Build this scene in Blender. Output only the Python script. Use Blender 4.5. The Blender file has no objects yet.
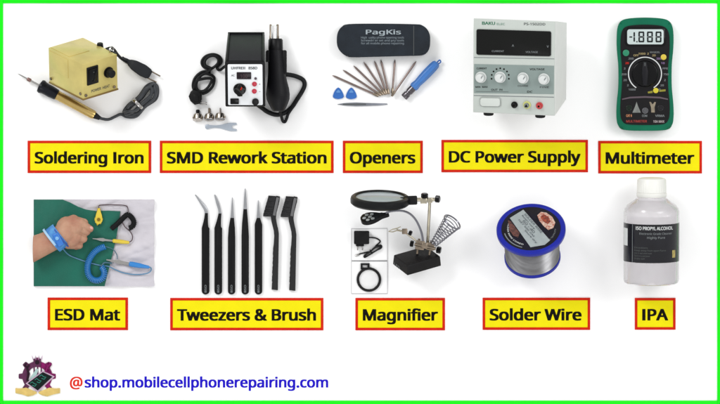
import bpy, bmesh, math, random
from mathutils import Vector, Matrix
random.seed(7)
PI = math.pi
S = 0.002          # metres per layout unit (720 x 404 units on the board)
DCAM = 5000.0      # camera height above the board, layout units
scene = bpy.context.scene
col = scene.collection

# ------------------------------------------------------------------ camera
cam_d = bpy.data.cameras.new('camera')
cam_d.sensor_width = 36.0
cam_d.lens = 36.0 * DCAM / 720.0
cam_d.clip_start = 1.0
cam_d.clip_end = 60.0
cam = bpy.data.objects.new('camera', cam_d)
cam.location = (0, 0, DCAM * S)
col.objects.link(cam)
scene.camera = cam

# ------------------------------------------------------------------ light: soft white copy stand, three soft boxes set well off the camera's axis so that nothing lying flat glares
world = bpy.data.worlds.new('World')
scene.world = world
world.use_nodes = True
wbg = world.node_tree.nodes['Background']
wbg.inputs[0].default_value = (1.0, 1.0, 1.0, 1)
wbg.inputs[1].default_value = 0.86

def area(name, loc, target, size, power, colr=(1, 1, 1)):
    d = bpy.data.lights.new(name, 'AREA')
    d.shape = 'SQUARE'
    d.size = size
    d.energy = power
    d.color = colr
    o = bpy.data.objects.new(name, d)
    o.location = loc
    o.rotation_euler = (Vector(target) - Vector(loc)).to_track_quat('-Z', 'Y').to_euler()
    col.objects.link(o)
    return o
area('key_soft_box', (-3.0, 3.0, 4.4), (0, 0, 0), 1.8, 138)
area('fill_soft_box', (3.6, 1.6, 4.4), (0, 0, 0), 2.2, 84)
area('front_soft_box', (0.4, -4.2, 4.2), (0, 0, 0), 2.2, 52)

scene.view_settings.view_transform = 'Standard'
scene.view_settings.look = 'None'
scene.view_settings.exposure = 0.0
scene.view_settings.gamma = 1.0
scene.view_settings.use_curve_mapping = False
scene.cycles.max_bounces = 8
scene.cycles.transmission_bounces = 8

# ------------------------------------------------------------------ materials
LEV = 1.34         # how bright a white surface facing the lights is
def lin(c):
    c = c / 255.0
    return c / 12.92 if c <= 0.04045 else ((c + 0.055) / 1.055) ** 2.4

def mat(name, rgb, rough=0.5, metal=0.0, var=0.0, vscale=40.0, bump=0.0, bscale=200.0, trans=0.0, ior=1.45,
        coat=0.0, stretch=None, rgb2=None, spec=0.5, rvar=0.0):
    m = bpy.data.materials.new(name)
    m.use_nodes = True
    nt = m.node_tree
    b = nt.nodes['Principled BSDF']
    if max(rgb) < 72 and not metal:          # dark mouldings: matt, low reflectance
        spec = min(spec, .2); rgb = [v * .62 for v in rgb]
    c = [min(1.0, lin(v) / LEV) for v in rgb]
    b.inputs['Base Color'].default_value = (*c, 1)
    b.inputs['Roughness'].default_value = rough
    b.inputs['Metallic'].default_value = metal
    b.inputs['IOR'].default_value = ior
    b.inputs['Specular IOR Level'].default_value = spec
    if trans:
        b.inputs['Transmission Weight'].default_value = trans
    if coat:
        b.inputs['Coat Weight'].default_value = coat
        b.inputs['Coat Roughness'].default_value = 0.08
    if var or bump or rvar:
        tc = nt.nodes.new('ShaderNodeTexCoord')
        mp = nt.nodes.new('ShaderNodeMapping')
        nt.links.new(tc.outputs['Object'], mp.inputs['Vector'])
        if stretch:
            mp.inputs['Scale'].default_value = stretch
    if var:
        n = nt.nodes.new('ShaderNodeTexNoise')
        n.inputs['Scale'].default_value = vscale
        n.inputs['Detail'].default_value = 5
        nt.links.new(mp.outputs[0], n.inputs['Vector'])
        r = nt.nodes.new('ShaderNodeValToRGB')
        r.color_ramp.elements[0].position = 0.3
        r.color_ramp.elements[1].position = 0.7
        c2 = [min(1.0, lin(v) / LEV) for v in rgb2] if rgb2 else [min(1, v * (1 + var)) for v in c]
        c1 = c if rgb2 else [v * (1 - var) for v in c]
        r.color_ramp.elements[0].color = (*c1, 1)
        r.color_ramp.elements[1].color = (*c2, 1)
        nt.links.new(n.outputs['Fac'], r.inputs[0])
        nt.links.new(r.outputs[0], b.inputs['Base Color'])
    if rvar:
        n = nt.nodes.new('ShaderNodeTexNoise')
        n.inputs['Scale'].default_value = 60
        nt.links.new(mp.outputs[0], n.inputs['Vector'])
        mr = nt.nodes.new('ShaderNodeMapRange')
        mr.inputs['To Min'].default_value = max(0.02, rough - rvar)
        mr.inputs['To Max'].default_value = min(1, rough + rvar)
        nt.links.new(n.outputs['Fac'], mr.inputs['Value'])
        nt.links.new(mr.outputs[0], b.inputs['Roughness'])
    if bump:
        n = nt.nodes.new('ShaderNodeTexNoise')
        n.inputs['Scale'].default_value = bscale
        n.inputs['Detail'].default_value = 3
        nt.links.new(mp.outputs[0], n.inputs['Vector'])
        bp = nt.nodes.new('ShaderNodeBump')
        bp.inputs['Strength'].default_value = bump
        bp.inputs['Distance'].default_value = 0.0006
        nt.links.new(n.outputs['Fac'], bp.inputs['Height'])
        nt.links.new(bp.outputs[0], b.inputs['Normal'])
    return m

M_board = mat('white_board', (278, 278, 278), 0.6, var=0.004, vscale=3, spec=0.2)
M_green_edge = mat('bright_green_paint', (22, 250, 24), 0.45, var=0.02, vscale=20, spec=0.15)
M_yellow = mat('yellow_card', (250, 236, 0), 0.6, var=0.035, vscale=30, bump=0.15, spec=0.15)
M_red = mat('red_border', (217, 34, 2), 0.6, var=0.1, vscale=60, spec=0.15)
M_ink = mat('dark_lettering', (26, 20, 8), 0.6, var=0.1, spec=0.1)
M_blue_ink = mat('blue_lettering', (36, 20, 206), 0.6, var=0.05, spec=0.1)
M_red_ink = mat('red_lettering', (232, 52, 36), 0.6, var=0.05, spec=0.1)
M_white_ink = mat('white_lettering', (225, 228, 228), 0.6, spec=0.1)
M_grey_ink = mat('grey_lettering', (135, 140, 142), 0.6, spec=0.1)
M_dgrey_ink = mat('dark_grey_lettering', (92, 96, 96), 0.6, spec=0.1)
M_black = mat('black_plastic', (30, 30, 33), 0.38, spec=.3, var=0.12, bump=0.25, bscale=900, rvar=0.08)
M_black_gloss = mat('glossy_black_plastic', (18, 18, 21), 0.16, rvar=0.06)
M_rubber = mat('black_rubber', (36, 38, 41), 0.5, spec=.3, var=0.15, bump=0.3, bscale=600)
M_steel = mat('polished_steel', (190, 188, 186), 0.22, 1.0, var=0.06, vscale=90, rvar=0.1)
M_brass = mat('warm_nickel', (196, 188, 168), 0.28, 1.0, var=0.18, vscale=60, rvar=0.1)
M_bronze = mat('tarnished_metal', (150, 136, 120), 0.35, 1.0, var=0.3, vscale=80, rvar=0.12)

# ------------------------------------------------------------------ objects
def q(px, py, z=0.0):
    """layout point (px right, py down) at height z, in layout units from the board's centre"""
    k = (DCAM - z) / DCAM
    return Vector(((px - 360.0) * k, (202.0 - py) * k, z))

def thing(name, label, cat, px, py, group=None, kind=None, z=0):
    o = bpy.data.objects.new(name, None)
    o.empty_display_size = 0.01
    o.location = q(px, py, z) * S
    col.objects.link(o)
    if label:
        o['label'] = label
    if cat:
        o['category'] = cat
    if group:
        o['group'] = group
    if kind:
        o['kind'] = kind
    return o

def root_of(o):
    while o.parent is not None:
        o = o.parent
    return o

def link_mesh(name, me, material, parent, label=None):
    o = bpy.data.objects.new(name, me)
    col.objects.link(o)
    if material:
        me.materials.append(material)
    if parent is not None:
        o.parent = parent
    if label:
        o['label'] = label
    return o

def dup(root, dx, dy, label, rot=0.0):
    def rec(o, parent):
        c = o.copy()
        col.objects.link(c)
        c.parent = parent
        for ch in o.children:
            rec(ch, c)
        return c
    r = rec(root, None)
    r.location = root.location + Vector((dx * S, -dy * S, 0))
    r.rotation_euler.z += rot
    r['label'] = label
    return r

def smooth(pts, n=8, closed=False):
    pts = [Vector(p) for p in pts]
    out = []
    N = len(pts)
    for i in range(N if closed else N - 1):
        if closed:
            p0, p1, p2, p3 = pts[i - 1], pts[i], pts[(i + 1) % N], pts[(i + 2) % N]
        else:
            p0 = pts[max(i - 1, 0)]; p1 = pts[i]; p2 = pts[i + 1]; p3 = pts[min(i + 2, N - 1)]
        for k in range(n):
            t = k / n
            out.append(0.5 * ((2 * p1) + (p2 - p0) * t + (2 * p0 - 5 * p1 + 4 * p2 - p3) * t * t + (3 * p1 - p0 - 3 * p2 + p3) * t ** 3))
    if not closed:
        out.append(pts[-1])
    return out

def rounded(x0, y0, x1, y1, r, n=5):
    out = []
    for cx, cy, a0 in ((x1 - r, y1 - r, 0), (x0 + r, y1 - r, 90), (x0 + r, y0 + r, 180), (x1 - r, y0 + r, 270)):
        for i in range(n + 1):
            a = math.radians(a0 + 90 * i / n)
            out.append((cx + r * math.cos(a), cy + r * math.sin(a)))
    return out

class MB:
    def __init__(self, M=None):
        self.bm = bmesh.new()
        self.M = M or Matrix.Identity(4)
    def v(self, co):
        return self.bm.verts.new(self.M @ Vector(co))
    def f(self, vs):
        try:
            return self.bm.faces.new(vs)
        except ValueError:
            return None
    def _bevel(self, edges, w, seg=2):
        if w > 0:
            bmesh.ops.bevel(self.bm, geom=list(edges), offset=w, segments=seg, affect='EDGES', profile=0.5, clamp_overlap=True)
    def hexa(self, b, t, bevel=0, seg=2):
        vb = [self.v(p) for p in b]; vt = [self.v(p) for p in t]
        fs = [self.f(vb[::-1]), self.f(vt)]
        for i in range(4):
            fs.append(self.f([vb[i], vb[(i + 1) % 4], vt[(i + 1) % 4], vt[i]]))
        self._bevel({e for f in fs for e in f.edges}, bevel, seg)
        return self
    def box(self, p0, p1, bevel=0, seg=2):
        x0, y0, z0 = p0; x1, y1, z1 = p1
        return self.hexa([(x0, y0, z0), (x1, y0, z0), (x1, y1, z0), (x0, y1, z0)],
                         [(x0, y0, z1), (x1, y0, z1), (x1, y1, z1), (x0, y1, z1)], bevel, seg)
    def loft(self, rings, cap0=True, cap1=True, closed=False):
        vr = [[self.v(p) for p in r] for r in rings]
        n = len(vr[0]); R = len(vr)
        for i in range(R if closed else R - 1):
            a, b = vr[i], vr[(i + 1) % R]
            for j in range(n):
                self.f([a[j], a[(j + 1) % n], b[(j + 1) % n], b[j]])
        if not closed:
            if cap0: self.f(vr[0][::-1])
            if cap1: self.f(vr[-1])
        return vr
    def prism(self, pts, fn, z0, z1, bevel=0, seg=2, grow=0):
        """outline pts (u,v) placed by fn(u,v,d) from d=z0 to d=z1, the z1 rim bevelled"""
        a = [self.v(fn(u, v, z0)) for u, v in pts]
        b = [self.v(fn(u, v, z1)) for u, v in pts]
        n = len(pts)
        self.f(a[::-1])
        top = self.f(b)
        for j in range(n):
            self.f([a[j], a[(j + 1) % n], b[(j + 1) % n], b[j]])
        self._bevel(top.edges if top else [], bevel, seg)
        return self
    def lathe(self, prof, p0, axis, n=40, closed=False):
        """prof: (radius, distance along axis)"""
        p0 = Vector(p0); ax = Vector(axis).normalized()
        u = ax.orthogonal().normalized(); w = ax.cross(u)
        rings = []
        for r, t in prof:
            r = max(r, 0.001)
            rings.append([p0 + ax * t + u * (r * math.cos(2 * PI * j / n)) + w * (r * math.sin(2 * PI * j / n)) for j in range(n)])
        self.loft(rings, closed=closed)
        return self
    def cyl(self, p0, p1, r0, r1=None, n=24, cham=0.0):
        r1 = r0 if r1 is None else r1
        p0 = Vector(p0); p1 = Vector(p1); L = (p1 - p0).length
        if cham:
            c = cham
            prof = [(r0 - c, 0), (r0 - c * .3, c * .3), (r0, c), (r1, L - c), (r1 - c * .3, L - c * .3), (r1 - c, L)]
        else:
            prof = [(r0, 0), (r1, L)]
        return self.lathe(prof, p0, p1 - p0, n)
    def torus(self, c, axis, R, r, n=48, m=12, sy=1.0):
        prof = [(R + r * math.cos(2 * PI * i / m), sy * r * math.sin(2 * PI * i / m)) for i in range(m)]
        return self.lathe(prof, c, axis, n, closed=True)
    def tube(self, pts, r, n=10, closed=False):
        pts = [Vector(p) for p in pts]
        P = [pts[0]]
        for p in pts[1:]:
            if (p - P[-1]).length > 1e-4: P.append(p)
        pts = P; N = len(pts)
        up = None; rings = []
        for i, p in enumerate(pts):
            if closed: t = pts[(i + 1) % N] - pts[i - 1]
            else: t = pts[min(i + 1, N - 1)] - pts[max(i - 1, 0)]
            t.normalize()
            if up is None: up = t.orthogonal().normalized()
            up = (up - t * up.dot(t)).normalized()
            w = t.cross(up)
            rr = r[min(i * len(r) // N, len(r) - 1)] if isinstance(r, (list, tuple)) else (r(i / (N - 1)) if callable(r) else r)
            rings.append([p + up * (rr * math.cos(2 * PI * j / n)) + w * (rr * math.sin(2 * PI * j / n)) for j in range(n)])
        self.loft(rings, closed=closed)
        return self
    def ball(self, c, rad, R=None, n=20, m=12):
        """ellipsoid; rad (rx,ry,rz), R a 3x3 rotation"""
        if not isinstance(rad, (list, tuple)): rad = (rad,) * 3
        R = R or Matrix.Identity(3)
        c = Vector(c)
        rings = []
        for i in range(1, m):
            a = PI * i / m
            rings.append([c + R @ Vector((rad[0] * math.sin(a) * math.cos(2 * PI * j / n), rad[1] * math.sin(a) * math.sin(2 * PI * j / n), -rad[2] * math.cos(a))) for j in range(n)])
        vr = self.loft(rings, False, False)
        a = self.v(c + R @ Vector((0, 0, -rad[2]))); b = self.v(c + R @ Vector((0, 0, rad[2])))
        for j in range(n):
            self.f([a, vr[0][(j + 1) % n], vr[0][j]])
            self.f([b, vr[-1][j], vr[-1][(j + 1) % n]])
        return self
    def build(self, name, material, parent, label=None, angle=35, flat=False):
        bmesh.ops.recalc_face_normals(self.bm, faces=self.bm.faces[:])
        me = bpy.data.meshes.new(name)
        o0 = root_of(parent).location if parent is not None else Vector((0, 0, 0))
        for v in self.bm.verts:
            v.co = v.co * S - o0
        self.bm.to_mesh(me)
        self.bm.free()
        if not flat:
            for p in me.polygons: p.use_smooth = True
            me.set_sharp_from_angle(angle=math.radians(angle))
        return link_mesh(name, me, material, parent, label)

class View:
    """a box-like thing turned to the viewer: its front-bottom-left corner sits at layout point (px, py), e = how far one looks
    down on it, az = its turn about its own upright axis; local x = width, y = depth, z = height"""
    def __init__(self, e, az, px, py, dims=None, z=None, roll=0.0):
        self.e = math.radians(e); self.a = math.radians(az); self.px = px; self.py = py
        R = Matrix.Rotation(math.radians(roll), 4, 'Z') @ Matrix.Rotation(self.e - PI / 2, 4, 'X') @ Matrix.Rotation(self.a, 4, 'Z')
        if z is None:
            a, b, h = dims
            z = 0.4 - min((R @ Vector((x, y, t))).z for x in (0, a) for y in (0, b) for t in (0, h))
        self.z = z
        self.R = R
        self.M = Matrix.Translation(q(px, py, z)) @ R
        self.k = DCAM / (DCAM - z)
    def front(self, px, py, d=0.0):
        x = (px - self.px) / math.cos(self.a)
        z = ((self.py - py) - x * math.sin(self.a) * math.sin(self.e)) / math.cos(self.e)
        return self.M @ Vector((x, -d, z))
    def left(self, px, py, d=0.0):
        y = -(px - self.px) / math.sin(self.a)
        z = ((self.py - py) - y * math.cos(self.a) * math.sin(self.e)) / math.cos(self.e)
        return self.M @ Vector((-d, y, z))
    def top(self, px, py, h, d=0.0):
        dx = px - self.px; dy = self.py - py - h * math.cos(self.e)
        u = dx; w = dy / math.sin(self.e)
        x = u * math.cos(self.a) + w * math.sin(self.a)
        y = -u * math.sin(self.a) + w * math.cos(self.a)
        return self.M @ Vector((x, y, h + d))

def flat(z):
    return lambda u, v, d: q(u, v, z + d)

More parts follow.
